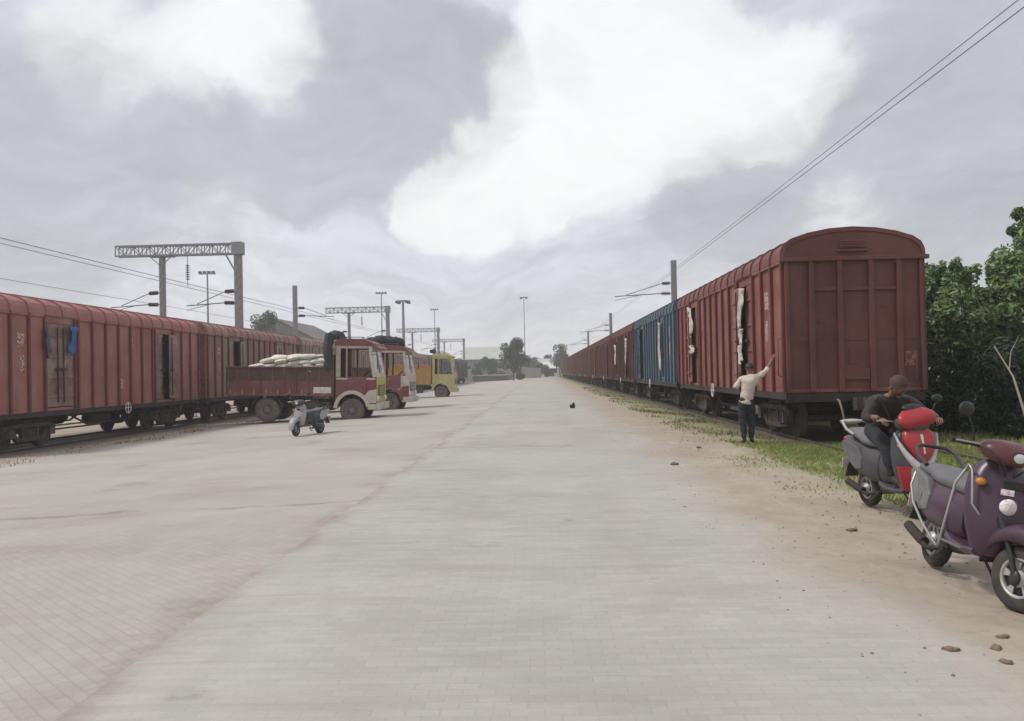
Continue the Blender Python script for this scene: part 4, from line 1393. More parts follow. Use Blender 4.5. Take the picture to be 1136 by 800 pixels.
    se.loft([sring(.66, .745 + dn, .075, .03), sring(.62, .755 + dn, .125, .055), sring(.48, .77 + dn, .148, .06), sring(.28, .775 + dn, .158, .06), sring(.12, .79 + dn, .158, .065), sring(.02, .815 + up * .4 + dn, .158, .06), sring(-.14, .82 + up + dn, .15, .055),
             sring(-.28, .825 + up + dn, .12, .045), sring(-.34, .825 + up + dn, .07, .03)])
    se.build('seat', [P['seat']], t)
    gr = MB()
    zz = .80 + up
    gr.tube([(-.05, .15, zz), (-.2, .165, zz + .05), (-.33, .15, zz + .12), (-.38, .10, zz + .14), (-.39, 0, zz + .14), (-.38, -.10, zz + .14), (-.33, -.15, zz + .12), (-.2, -.165, zz + .05), (-.05, -.15, zz)], .016, 8)
    if sport:
        gr.ell((-.42, 0, zz + .13), (.10, .14, .03))
    gr.build('grab_rail', [P['rail']], t)
    tl = MB(); tl.ell((-.455, 0, .72 + up), (.04, .085, .04)); tl.build('tail_light', [M['redlens']], t)
    rfn = MB()
    rfn.loft([[(-.25, -.07, .58), (-.25, .07, .58), (-.27, .07, .58), (-.27, -.07, .58)], [(-.36, -.08, .45), (-.36, .08, .45), (-.38, .08, .45), (-.38, -.08, .45)], [(-.44, -.08, .30), (-.44, .08, .30), (-.455, .08, .30), (-.455, -.08, .30)]], 0, True, False)
    rfn.build('rear_mudguard', [M['black']], t)
    pl = MB(); pl.box(-.47, -.462, -.1, .1, .40, .52); pl.build('number_plate', [M['white']], t)
    # engine, silencer, stand, shock
    en = MB()
    en.loft([sring(.42, .30, .07, .08), sring(.25, .27, .10, .10), sring(.02, .24, .09, .10), sring(-.06, .23, .06, .07)])
    for v in en.v: v.y += .10
    en.lathe([(0, .05), (.09, .05), (.09, .16), (0, .16)], (.3, 0, .28), 'Y', 14)
    en.tube([(-.04, .1, .25), (-.12, .1, .55)], .03, 10)
    en.build('engine', [M['sdark'] if not sport else M['darksteel']], t)
    ex = MB()
    ex.tube([(.38, -.06, .22), (.2, -.14, .17), (.1, -.165, .20)], .018, 8)
    ex.tube([(.12, -.14, .20), (.06, -.15, .21), (-.18, -.155, .26), (-.22, -.155, .27)], .04, 12)
    ex.build('silencer', [M['under']], t)
    sd = MB(); sd.tube([(.42, .14, .26), (.46, .22, .12), (.47, .27, .02)], .012, 6); sd.build('side_stand', [M['black']], t)
    sd = MB(); sd.tube([(.40, -.1, .22), (.28, -.12, .12), (.22, -.12, .11)], .014, 6)
    sd.build('centre_stand', [M['black']], t)
    cbm = MB(); sxform(cbm, steer)
    for q in (-1, 1):
        cbm.tube([(.93, q * .22, 1.05), (1.02, q * .20, 1.02), (1.06, q * .10, .93), (1.02, q * .04, .86)], .006, 6)
    cbm.build('cables', [M['black']], t)
    # handlebar cowl turning with the fork
    hs = MB(); sxform(hs, steer)
    hs.loft([sring(.80, 1.03, .07, .03), sring(.85, 1.035, .15, .05), sring(.93, 1.03, .19, .075), sring(1.0, 1.015, .17, .085), sring(1.05, 1.0, .11, .07), sring(1.075, .995, .06, .04)])
    hs.build('handlebar_cowl', [P['cowl']], t)
    dash = MB(); sxform(dash, steer)
    dash.ell((.86, 0, 1.075), (.07, .11, .02)); dash.build('dashboard', [M['black']], t)
    hd = MB()
    if not sport:
        sxform(hd, steer)
        hd.ell((1.055, 0, .995), (.03, .075, .045))
        hd.build('headlight', [P['lens']], t)
    else:
        # arrow-shaped lamp low on the apron, flanked by wings
        def hring(z, cx, hx, hy, n=18, p=.7):
            return [(cx + hx * math.copysign(abs(cos(2 * pi * k / n)) ** p, cos(2 * pi * k / n)), hy * math.copysign(abs(sin(2 * pi * k / n)) ** p, sin(2 * pi * k / n)), z) for k in range(n)]
        for s in (-1, 1):
            path = [(1.155, s * .005, .55), (1.135, s * .08, .61), (1.10, s * .15, .70), (1.055, s * .205, .81), (1.0, s * .225, .92)]
            secs = []
            for k, (x, y, z) in enumerate(path):
                h_ = (.065, .07, .06, .045, .02)[k]
                secs.append([(x, y, z - h_), (x + .02, y + s * .012, z), (x, y, z + h_), (x - .08, y * .9, z + h_ * .8), (x - .08, y * .9, z - h_ * .8)])
            hd.loft(secs, 0, True, True)
        hd.build('headlight', [P['lens']], t, sub=1)
        vz = MB(); sxform(vz, steer)
        vz.X = vz.X @ Matrix.Translation((0, 0, 1.09)) @ Matrix.Rotation(R(10), 4, 'X') @ Matrix.Translation((0, 0, -1.09))
        vz.loft([hring(1.0, 1.045, .03, .15), hring(1.03, 1.05, .045, .19), hring(1.09, 1.035, .05, .22), hring(1.14, 1.005, .045, .19), hring(1.18, .975, .03, .12)])
        vz.build('visor', [P['nose']], t)
        sc_ = MB(); sxform(sc_, steer)
        sc_.ell((.955, 0, 1.19), (.03, .12, .05), 16, rot=Matrix.Rotation(R(-35), 3, 'Y'))
        sc_.build('windshield', [M['black']], t)
        rf_ = MB()
        rf_.loft([hring(.62, 1.135, .03, .02), hring(.68, 1.12, .05, .075), hring(.76, 1.095, .065, .125), hring(.86, 1.06, .07, .17), hring(.93, 1.035, .06, .165), hring(.975, 1.015, .045, .12)])
        rf_.build('nose_panel', [P['nose']], t)
        cr_ = MB()
        cr_.loft([[(1.128, -.018, .68), (1.128, .018, .68), (1.12, .018, .68), (1.12, -.018, .68)], [(1.175, -.006, .73), (1.175, .006, .73), (1.15, .012, .73), (1.15, -.012, .73)], [(1.115, -.012, .92), (1.115, .012, .92), (1.09, .012, .92), (1.09, -.012, .92)]], 0, True, False)
        cr_.build('nose_crest', [P['lens']], t)
        for s in (-1, 1):
            lp = MB()
            lp.loft([[(1.075, s * .09, .33), (1.03, s * .165, .33), (.99, s * .165, .33), (1.03, s * .09, .33)], [(1.10, s * .10, .47), (1.045, s * .205, .47), (1.0, s * .205, .47), (1.05, s * .10, .47)],
                     [(1.10, s * .10, .58), (1.04, s * .225, .58), (1.0, s * .225, .58), (1.05, s * .10, .58)]], 0, True, False)
            lp.build('lower_panel', [P['nose']], t, bevel=.012)
    hb = MB(); sxform(hb, steer)
    hb.tube([(.84, .36, 1.06), (.88, .2, 1.045), (.92, 0, 1.02), (.88, -.2, 1.045), (.84, -.36, 1.06)], .013, 8)
    hb.build('handlebar', [M['black']], t)
    for s in (-1, 1):
        g = MB(); sxform(g, steer)
        g.tube([(.865, s * .245, 1.05), (.84, s * .37, 1.062)], .019, 10)
        g.build('grip', [M['black']], t)
        lv = MB(); sxform(lv, steer)
        lv.tube([(.92, s * .20, 1.05), (.935, s * .26, 1.055), (.90, s * .38, 1.06)], .008, 6)
        lv.build('brake_lever', [M['chrome']], t)
        mi = MB(); sxform(mi, steer)
        mi.tube([(.89, s * .22, 1.07), (.91, s * .27, 1.17), (.90, s * .31, 1.24)], .007, 6)
        mi.ell((.895, s * .33, 1.28), (.022, .065, .05))
        mi.build('wing_mirror', [M['black']], t)
        ti = MB(); ti.ell((1.0, s * .17, .80), (.03, .035, .028)); ti.build('indicator', [M['amber']], t)
    if guard:
        for s in (-1, 1):
            cg = MB()
            cg.tube([(.90, s * .24, .86), (.88, s * .285, .76), (.80, s * .30, .33), (.77, s * .30, .28), (.70, s * .295, .29), (.40, s * .285, .38), (.10, s * .265, .50), (-.08, s * .235, .62), (-.12, s * .20, .72)], .0095, 8)
            cg.tube([(.90, s * .24, .86), (.93, s * .235, .90), (.97, s * .225, .87), (1.02, s * .215, .64), (1.01, s * .15, .57)], .008, 8)
            cg.tube([(.80, s * .30, .34), (.82, s * .16, .30)], .010, 6)
            cg.build('crash_guard', [M['chrome']], t)
        sk = MB()
        for cx, cz, r in ((.03, .53, .055),):
            sk.lathe([(0, .006), (r, .006), (r, 0), (0, 0)], (1.081, -.01, .66), 'X', 24)
        sk.box(1.063, 1.068, -.06, .02, .735, .775)
        for v in sk.v:                                            # follow the crown of the apron
            v.x -= .12 * (abs(v.y) / .225) ** 1.8 - .006
        sk.build('sticker', [M['sticker']], t)
    return t


PUR = dict(fender=M['purple'], apron=M['purple'], inner=M['sdark'], floor=M['purple'], body=M['purple'], panel=M['sgrey'], seat=M['seat'], rail=M['black'], cowl=M['dkred'], lens=M['lens'])
RED = dict(fender=M['sred'], apron=M['sred'], inner=M['sdark'], floor=M['sdark'], body=M['sdark'], panel=M['darksteel'], seat=M['seat'], rail=M['ssilver'], cowl=M['sdark'], lens=M['lens'])
RED['fender'] = M['ssilver']; RED['nose'] = M['sred']; RED['apron'] = M['sdark']; RED['lens'] = M['wlens']
GRY = dict(fender=M['ssilver'], apron=M['ssilver'], inner=M['sdark'], floor=M['sdark'], body=M['sdark'], panel=M['ssilver'], seat=M['seat'], rail=M['black'], cowl=M['sdark'], lens=M['white'])

s1 = scooter('purple scooter with bright steel guard tubes on the dirt verge', PUR, (3.13, 6.82, .012), R(-95), steer=R(24), guard=True, lean=R(-10))
SX, SY, SA = 3.83, 9.88, R(-84)
s2 = scooter('red and dark grey scooter with the hunched rider astride it', RED, (SX, SY, -.01), SA, steer=R(4), sport=True)
s3 = scooter('silver grey scooter parked alone on the yard before the sack lorry', GRY, (-7.05, 26.1, gz(-7.3) + .004), R(-112), steer=R(12), lean=R(3))


# ------------------------------------------------------------------ people
def skin_mesh(name, pts, edges, rad, root=0, sub=2):
    me = bpy.data.meshes.new('tmp')
    me.from_pydata([tuple(p) for p in pts], edges, [])
    o = bpy.data.objects.new('tmp', me)
    COL.objects.link(o)
    o.modifiers.new('skin', 'SKIN').use_smooth_shade = True
    for i, r in enumerate(rad):
        sv = me.skin_vertices[0].data[i]
        sv.radius = (r, r) if not isinstance(r, tuple) else r
        sv.use_root = (i == root)
    s = o.modifiers.new('sub', 'SUBSURF'); s.levels = sub; s.render_levels = sub
    dg = bpy.context.evaluated_depsgraph_get()
    out = bpy.data.meshes.new_from_object(o.evaluated_get(dg))
    bpy.data.objects.remove(o)
    bpy.data.meshes.remove(me)
    out.name = name
    return out


def chain(names, J, rad):
    """skin mesh from named joints: names is a list of chains of joint names; rad maps joint -> radius"""
    idx, pts, rr, ed = {}, [], [], []
    for ch in names:
        for a in ch:
            if a not in idx:
                idx[a] = len(pts); pts.append(J[a]); rr.append(rad[a])
        for a, b in zip(ch[:-1], ch[1:]):
            ed.append((idx[a], idx[b]))
    return pts, ed, rr


def add_mesh(dst_list, me):
    dst_list.append(me)


def join_meshes(name, ms):
    bm = bmesh.new()
    for m in ms: bm.from_mesh(m)
    me = bpy.data.meshes.new(name); bm.to_mesh(me); bm.free()
    me.polygons.foreach_set("use_smooth", [True] * len(me.polygons))
    return me


def hand_pts(wrist, dirv, palm, thumb_side, curl, scale=1.0):
    """five bent finger chains growing out of the palm"""
    d = Vector(dirv).normalized(); n = Vector(palm).normalized()
    n = (n - d * n.dot(d)).normalized()
    s = d.cross(n).normalized() * thumb_side
    w = Vector(wrist)
    out = []
    for k, (off, L) in enumerate(((.030, .070), (.010, .078), (-.010, .072), (-.028, .056))):
        p = w + d * .045 + s * off * .6
        ch = [p, p + d * .045 + s * off * .45]
        dd = d
        for q in range(3):
            dd = (dd + n * curl).normalized()
            ch.append(ch[-1] + dd * L * (.42, .33, .25)[q] * scale)
        out.append((ch, [.011, .0105, .009, .008, .0065]))
    p = w + d * .02 + s * .02
    ch = [p, p + s * .025 + d * .02, p + s * .045 + d * .045 + n * .01, p + s * .05 + d * .068 + n * (.012 + .02 * curl)]
    out.append((ch, [.013, .012, .010, .008]))
    return out


def figure(label, J, loc, rz, cloth, head_dir, head_up, hands, hair_m, extra=None):
    """J: joints in local metres. One skinned body; hair, eyes and clothes are children."""
    rad = dict(pelvis=.095, waist=.085, chest=.10, upchest=.085, neck=.052, head0=.062, head1=.088, head2=.092, head3=.066,
               lsh=.058, rsh=.058, lel=.044, rel=.044, lwr=.031, rwr=.031, lha=.038, rha=.038,
               lhip=.092, rhip=.092, lkn=.062, rkn=.062, lan=.04, ran=.04, lto=.03, rto=.03, lcalf=.056, rcalf=.056, lhe=.036, rhe=.036)
    Jv = {k: Vector(v) for k, v in J.items()}
    hd, hu = Vector(head_dir).normalized(), Vector(head_up).normalized()
    nk = Jv['neck']
    Jv['head0'] = nk + hu * .075 + hd * .012
    Jv['head1'] = nk + hu * .13 + hd * .03
    Jv['head2'] = nk + hu * .19 + hd * .018
    Jv['head3'] = nk + hu * .245 + hd * .010
    for s in 'lr':
        kn, an = Jv[s + 'kn'], Jv[s + 'an']
        Jv[s + 'calf'] = kn.lerp(an, .3)
    body = [['pelvis', 'waist', 'chest', 'upchest', 'neck', 'head0', 'head1', 'head2', 'head3']]
    for s in 'lr':
        body += [['upchest', s + 'sh', s + 'el', s + 'wr', s + 'ha'], ['pelvis', s + 'hip', s + 'kn', s + 'calf', s + 'an', s + 'to']]
    ms = [skin_mesh('b', *chain(body, Jv, rad))]
    for s, (palm, side, curl) in hands.items():
        for ch, rr in hand_pts(Jv[s + 'wr'].lerp(Jv[s + 'ha'], .55), Jv[s + 'ha'] - Jv[s + 'wr'], palm, side, curl):
            ms.append(skin_mesh('f', ch, [(i, i + 1) for i in range(len(ch) - 1)], rr, 0, 1))
    # nose, brow, chin, ears
    hs = hd.cross(hu).normalized()
    c = nk + hu * .15 + hd * .02
    mb = MB()
    rot = Matrix((hd, hs, hu)).transposed()
    mb.ell(c + hd * .098 - hu * .005, (.020, .014, .024), 10, rot=rot)
    mb.ell(c + hd * .070 - hu * .075, (.028, .030, .022), 10, rot=rot)
    for q in (-1, 1):
        mb.ell(c + hs * q * .088 - hd * .005, (.018, .010, .030), 10, rot=rot)
        mb.ell(c + hd * .083 + hs * q * .033 + hu * .03, (.012, .022, .008), 8, rot=rot)
    mb.ell(c + hd * .088 - hu * .045, (.010, .026, .008), 8, rot=rot)
    ms.append(mb.mesh('face', [M['skin']]))
    me = join_meshes('person', ms)
    me.materials.append(M['skin'])
    o = bpy.data.objects.new('person', me); COL.objects.link(o)
    o.location = loc; o.rotation_euler = (0, 0, rz)
    tag(o, label, 'person')
    ey = MB()
    for q in (-1, 1):
        ey.ell(c + hd * .088 + hs * q * .033 + hu * .014, (.006, .010, .006), 8, rot=rot)
    ey.build('eyes', [M['eye']], o)
    hr = MB()
    n = 18
    rows = []
    rndh = random.Random(5)
    for i in range(8):
        t = i / 7 * 1.75
        ring = []
        for j in range(n):
            a = 2 * pi * j / n
            # higher hairline in front
            tt = min(t, 1.05 + .75 * (1 - max(0, cos(a))) * .9)
            k = 1 + rndh.uniform(-.025, .025)
            ring.append(nk + hu * .185 + hd * .008 + (hd * (.104 * sin(tt) * cos(a)) + hs * (.098 * sin(tt) * sin(a)) + hu * (.098 * cos(tt))) * k * 1.0)
        rows.append(ring)
    hr.loft(rows, 0, False, True)
    hr.build('hair', [hair_m], o)
    for name, chains, scale, m, ov in cloth:
        rc = {k: (tuple(q * scale for q in v) if isinstance(v, tuple) else v * scale) for k, v in rad.items()}
        rc.update(ov)
        J2 = dict(Jv)
        for k in list(ov):
            pass
        pts, ed, rr = chain(chains, extra_joints(J2), rc)
        cm = skin_mesh(name, pts, ed, rr)
        cm.materials.append(m)
        # a few shallow wrinkles
        rw = random.Random(hash(name) % 97)
        ph = [rw.uniform(0, 6) for _ in range(6)]
        for v in cm.vertices:
            p = v.co
            k = .007 * (sin(38 * p.z + 9 * p.x + ph[0]) + .7 * sin(27 * p.x + 19 * p.z + ph[1]) + .5 * sin(44 * p.y + 13 * p.z + ph[2]))
            v.co = p + v.normal * k
        co = bpy.data.objects.new(name, cm); COL.objects.link(co); co.parent = o
    return o


def extra_joints(J):
    J = dict(J)
    for s in 'lr':
        J[s + 'cuff'] = J[s + 'el'].lerp(J[s + 'wr'], .45)
        J[s + 'lcuff'] = J[s + 'el'].lerp(J[s + 'wr'], .92)
        J[s + 'hem'] = J[s + 'kn'].lerp(J[s + 'an'], .96)
        J[s + 'heel'] = J[s + 'an'] + (J[s + 'an'] - J[s + 'to']) * .28 - Vector((0, 0, .02))
    J['hem'] = J['pelvis'] + (J['pelvis'] - J['waist']) * .55
    J['collar'] = J['upchest'].lerp(J['neck'], .85)
    return J


EXTRA = dict(lcuff=.05, rcuff=.05, llcuff=.042, rlcuff=.042, lhem=.058, rhem=.058, hem=.16, pelvis=.155, waist=.145, chest=.15, upchest=.15, collar=.085)
# man beside the wagon, seen from behind, right arm up against its side
JM = dict(pelvis=(-.02, 0, .94), waist=(.0, -.015, 1.08), chest=(.035, -.02, 1.27), upchest=(.06, 0, 1.41), neck=(.07, .03, 1.49),
          lsh=(-.12, -.01, 1.41), lel=(-.27, -.02, 1.20), lwr=(-.19, .17, 1.28), lha=(-.14, .23, 1.32),
          rsh=(.225, .03, 1.46), rel=(.43, .14, 1.58), rwr=(.565, .24, 1.80), rha=(.60, .27, 1.87),
          lhip=(-.105, 0, .89), lkn=(-.10, .03, .49), lan=(-.075, -.03, .085), lto=(-.11, .12, .03),
          rhip=(.065, 0, .89), rkn=(.10, .11, .50), ran=(.07, .03, .085), rto=(.12, .18, .03))
man = figure('man in cream shirt and dark trousers reaching up the red wagon side', JM, (4.50, 18.32, gz(4.5)), R(-8),
             [('shirt', [['hem', 'pelvis', 'waist', 'chest', 'upchest', 'collar'], ['upchest', 'lsh', 'lel', 'lcuff'], ['upchest', 'rsh', 'rel', 'rcuff']], 1.2, M['shirt'], dict(EXTRA, lel=.058, rel=.058, lsh=.075, rsh=.075, lcuff=.05, rcuff=.05)),
              ('trousers', [['waist', 'pelvis', 'lhip', 'lkn', 'lhem'], ['pelvis', 'rhip', 'rkn', 'rhem']], 1.13, M['trouser'], dict(EXTRA, lkn=.09, rkn=.09, pelvis=.13, waist=.12)),
              ('shoe', [['lheel', 'lan', 'lto']], 1.1, M['shoe'], dict(lheel=.036, lan=.048, lto=.040)), ('shoe', [['rheel', 'ran', 'rto']], 1.1, M['shoe'], dict(rheel=.036, ran=.048, rto=.040))],
             (.25, .95, .1), (0, 0, 1), {'l': ((1, 0, -.3), 1, .25), 'r': ((.6, .6, -.3), 1, .12)}, M['hair'])

# rider astride the red scooter, bent low over the handlebar (local +X = scooter heading)
JR = dict(pelvis=(.24, 0, .93), waist=(.30, 0, 1.03), chest=(.40, 0, 1.15), upchest=(.51, 0, 1.24), neck=(.56, 0, 1.31),
          lsh=(.52, .19, 1.24), lel=(.66, .36, 1.07), lwr=(.80, .335, 1.09), lha=(.865, .32, 1.075),
          rsh=(.52, -.19, 1.24), rel=(.66, -.36, 1.07), rwr=(.80, -.335, 1.09), rha=(.865, -.32, 1.075),
          lhip=(.28, .10, .90), lkn=(.72, .15, .74), lan=(.76, .12, .42), lto=(.90, .12, .36),
          rhip=(.28, -.10, .90), rkn=(.72, -.15, .74), ran=(.76, -.12, .42), rto=(.90, -.12, .36))
rider = figure('rider in dark jacket leaning forward astride the red scooter, gripping its handlebar', JR, (SX, SY, -.01), SA,
               [('jacket', [['hem', 'pelvis', 'waist', 'chest', 'upchest', 'collar'], ['upchest', 'lsh', 'lel', 'llcuff'], ['upchest', 'rsh', 'rel', 'rlcuff']], 1.22, M['jacket'], dict(EXTRA, lel=.068, rel=.068, lsh=.085, rsh=.085)),
                ('trousers', [['waist', 'pelvis', 'lhip', 'lkn', 'lhem'], ['pelvis', 'rhip', 'rkn', 'rhem']], 1.1, M['trouser'], dict(EXTRA, lkn=.09, rkn=.09, pelvis=.13, waist=.12)),
                ('shoe', [['lheel', 'lan', 'lto']], 1.1, M['shoe'], dict(lheel=.036, lan=.048, lto=.040)), ('shoe', [['rheel', 'ran', 'rto']], 1.1, M['shoe'], dict(rheel=.036, ran=.048, rto=.040))],
               (.72, .10, -.69), (.69, .0, .72), {'l': ((-.2, 0, -1), -1, .55), 'r': ((-.2, 0, -1), 1, .55)}, M['hairred'])


# ------------------------------------------------------------------ rags and sheeting hung on the wagons
def hanging(name, label, cat, top, width_dir, w, h, m, seed, group=None, taper=.6):
    rnd = random.Random(seed)
    mb = MB()
    wd = Vector(width_dir).normalized()
    nn = wd.cross(Vector((0, 0, 1)))
    secs = []
    K, n = 14, 9
    ph = [rnd.uniform(0, 6) for _ in range(4)]
    vs = []
    for side in (1, -1):
        for i in range(K + 1):
            v = i / K
            ww = w * .92 * (1 - (1 - taper) * v) * (1 + .35 * sin(7 * v + ph[0]) + .2 * sin(17 * v + ph[3])) * (1 if i < K else .55)
            cx = .25 * w * sin(3.2 * v + ph[1])
            for j in range(n):
                u = -1 + 2 * j / (n - 1)
                p = Vector(top) + wd * (cx + u * ww / 2) - Vector((0, 0, h * v * (1 + .12 * u * sin(ph[2])))) + nn * (.03 * sin(6 * u + 4 * v + ph[3]) + .02 * sin(11 * u) + side * .004)
                vs.append(p)
    fs = []
    for q in range(2):
        o = q * (K + 1) * n
        for i in range(K):
            for j in range(n - 1):
                f = (o + i * n + j, o + i * n + j + 1, o + (i + 1) * n + j + 1, o + (i + 1) * n + j)
                fs.append(f if q == 0 else tuple(reversed(f)))
    o2 = (K + 1) * n
    for i in range(K):
        for j in (0, n - 1):
            a, b = i * n + j, (i + 1) * n + j
            fs.append((a, b, o2 + b, o2 + a))
    for i in (0, K):
        for j in range(n - 1):
            a, b = i * n + j, i * n + j + 1
            fs.append((a, b, o2 + b, o2 + a))
    mb.add(vs, fs, 0, True)
    o = mb.build(name, [m])
    return tag(o, label, cat, group)


XL = LX + HW + .14
hanging('tarpaulin_scrap', 'crumpled blue tarpaulin scrap hung at the dusty wagon doorway top', 'tarpaulin', (XL, 26.05, 3.40), (0, 1, 0), .42, .88, M['bluerag'], 4)
hanging('cloth_scrap', 'dark grey cloth hung on the door edge beside the blue tarpaulin scrap', 'cloth', (XL, 24.75, 3.30), (0, 1, 0), .22, .85, M['greyrag'], 5)
XR = RX - HW - .14
GS = 'torn white sheeting hung from wagon doors'
hanging('white_sheeting', 'long torn white sheeting hung in the open door above the reaching man', 'sheeting', (XR, 21.95, 3.72), (0, 1, .1), .40, 1.05, M['cloth'], 6, GS, .8)
hanging('white_sheeting', 'short twisted white strip below the long sheeting above the man', 'sheeting', (XR, 22.0, 2.65), (0, 1, -.1), .22, .42, M['cloth'], 7, GS, .6)
hanging('white_sheeting', 'ragged white scrap just over the head of the reaching man', 'sheeting', (XR, 22.05, 2.25), (0, 1, -.2), .32, .50, M['cloth'], 8, GS, .5)
hanging('white_sheeting', 'white sheeting on the far door of the big red wagon, next to the blue wagon', 'sheeting', (XR, 29.3, 3.75), (0, 1, .2), .55, 1.0, M['cloth'], 9, GS, .35)
hanging('white_sheeting', 'wide white scrap low on the far door of the big red wagon', 'sheeting', (XR, 29.2, 2.45), (0, 1, 0), .75, .3, M['cloth'], 10, GS, .8)
hanging('white_sheeting', 'tall white sheeting strip hung on the blue wagon door', 'sheeting', (XR, 37.0, 3.7), (0, 1, .1), .45, 2.0, M['cloth'], 11, GS, .6)
hanging('white_sheeting', 'white sheeting strip on the nearest door of the maroon wagon beyond the blue one', 'sheeting', (XR, 51.6, 3.6), (0, 1, .1), .55, 1.6, M['cloth'], 12, GS, .5)
hanging('white_sheeting', 'white sheeting strip on the farther door of the maroon wagon beyond the blue one', 'sheeting', (XR, 58.9, 3.4), (0, 1, .1), .7, 1.3, M['cloth'], 13, GS, .5)


# ------------------------------------------------------------------ overhead line gear
def lattice_beam(mb, p, q, w, h, n):
    p, q = Vector(p), Vector(q)
    d = (q - p).normalized()
    s = Vector((0, 1, 0))
    u = Vector((0, 0, 1))
    for a in (-1, 1):
        for b in (-1, 1):
            o = s * (a * w / 2) + u * (b * h / 2)
            mb.bar(p + o, q + o, .09, .09)
    for k in range(n + 1):
        c = p.lerp(q, k / n)
        for a in (-1, 1):
            mb.bar(c + s * (a * w / 2) - u * h / 2, c + s * (a * w / 2) + u * h / 2, .05, .05)
            if k < n:
                c2 = p.lerp(q, (k + 1) / n)
                mb.bar(c + s * (a * w / 2) - u * h / 2 * (1 if k % 2 else -1), c2 + s * (a * w / 2) + u * h / 2 * (1 if k % 2 else -1), .04, .04)


def mast_bars(mb, x, y, z0, z1, w=.32):
    for a in (-1, 1):
        mb.box(x - w / 2, x + w / 2, y + a * .15 - .02, y + a * .15 + .02, z0, z1)
        mb.box(x + a * w / 2 - .02, x + a * w / 2 + .02, y - .129, y + .129, z0, z1)
    n = int((z1 - z0) / .6)
    for k in range(n):
        za = z0 + k * (z1 - z0) / n
        mb.bar((x - w / 2, y - .175, za), (x + w / 2, y - .175, za + (z1 - z0) / n), .05, .02)


def insul(parent, p, q):
    mb = MB()
    p, q = Vector(p), Vector(q)
    d = q - p
    n = 7
    mb.tube([p, q], .03, 8)
    for k in range(n):
        c = p + d * ((k + .5) / n)
        e = d.normalized() * .02
        mb.tube([c - e, c + e], .125, 10)
    mb.build('insulator', [M['insul']], parent)


def cantilever(parent, x, y, z, sgn, L):
    """arm with two dark insulators reaching out from a mast, in the mast's local axes"""
    mb = MB()
    mb.tube([(x + sgn * .9, y, z + .02), (x + sgn * L, y, z - .12)], .035, 6)
    mb.tube([(x + sgn * .85, y, z + .72), (x + sgn * L * .8, y, z - .02)], .028, 6)
    mb.tube([(x + sgn * L * .55, y, z - .05), (x + sgn * L, y, z - .4)], .02, 6)
    mb.tube([(x + sgn * .1, y, z), (x + sgn * .3, y, z)], .03, 6); mb.tube([(x + sgn * .1, y, z + .75), (x + sgn * .3, y, z + .74)], .03, 6)
    mb.build('cantilever_arm', [M['darksteel']], parent)
    insul(parent, (x + sgn * .3, y, z), (x + sgn * .9, y, z + .02))
    insul(parent, (x + sgn * .3, y, z + .74), (x + sgn * .85, y, z + .72))


def portal(label, Y, XA, XB, x0, x1, ztop):
    t = thing('overhead_line_portal', label, 'line portal', (0, Y, gz(-20)))
    z = ztop - gz(-20)
    for x in (XA, XB):
        mb = MB()
        mast_bars(mb, x, 0, -.3, z - .45 if x == XB else z + .25, .42 if x == XA else .28)
        if x == XB:
            mb.prism([(x - .75, z - .42), (x + .75, z - .42), (x + .75, z - .34), (x - .75, z - .34)], 'Y', -.2, .2)
            mb.bar((x, -.19, z - 1.0), (x - .65, -.19, z - .42), .06, .04); mb.bar((x, -.19, z - 1.0), (x + .65, -.19, z - .42), .06, .04)
        else:
            mb.box(x - .32, x + .32, -.3, .3, z - .38, z + .40)
            mb.bar((x - .2, 0, z - 1.4), (x - .75, 0, z - .4), .08, .08)
        mb.build('mast', [M['steel']], t)
    b = MB()
    lattice_beam(b, (x0, 0, z), (x1, 0, z), .45, .62, 16)
    b.build('lattice_beam', [M['steel']], t)
    cantilever(t, XA, 0, 6.75, -1, 3.3)
    cantilever(t, XB, 0, 6.75, -1, 3.3)
    dp = MB(); dp.tube([(XB + 1.6, 0, z - .35), (XB + 1.6, 0, z - .9)], .02, 6); dp.tube([(XB + 1.6, 0, z - 1.9), (XB + 1.6, 0, z - 2.3)], .02, 6)
    dp.build('dropper', [M['darksteel']], t)
    insul(t, (XB + 1.6, 0, z - .9), (XB + 1.6, 0, z - 1.9))
    return t


a0 = at(264, 276, 51)
ZB = a0.z
XA, XB = a0.x, at(180, 290, 51).x
X0, X1 = at(130, 283, 51).x, at(269, 276, 51).x
p1_ = portal('nearest and largest steel portal gantry over the dusty wagon row', 51, XA, XB, X0, X1, ZB)
for i, lb in enumerate(('second steel portal gantry, seen over the cabs of the maroon lorries', 'third steel portal gantry, faint above the yellow lorry',
                        'farthest small steel portal gantry just past the yellow lorry cab')):
    c = copy_tree(p1_)
    c.location = (0, 51 + 50.5 * (i + 1), gz(-20))
    c["label"] = lb
for o in (p1_,) + tuple(x for x in bpy.data.objects if x.name.startswith('overhead_line_portal.')):
    o["group"] = 'steel portal gantries over the left tracks'


def line_mast(label, x, y, h, sgn, L, z=7.6, g0=None):
    g0 = gz(x) if g0 is None else g0
    t = thing('overhead_line_mast', label, 'line mast', (x, y, g0))
    mb = MB(); mast_bars(mb, 0, 0, -.3, h, .34)
    mb.build('mast', [M['steel']], t)
    cantilever(t, 0, 0, z, sgn, L)
    return t


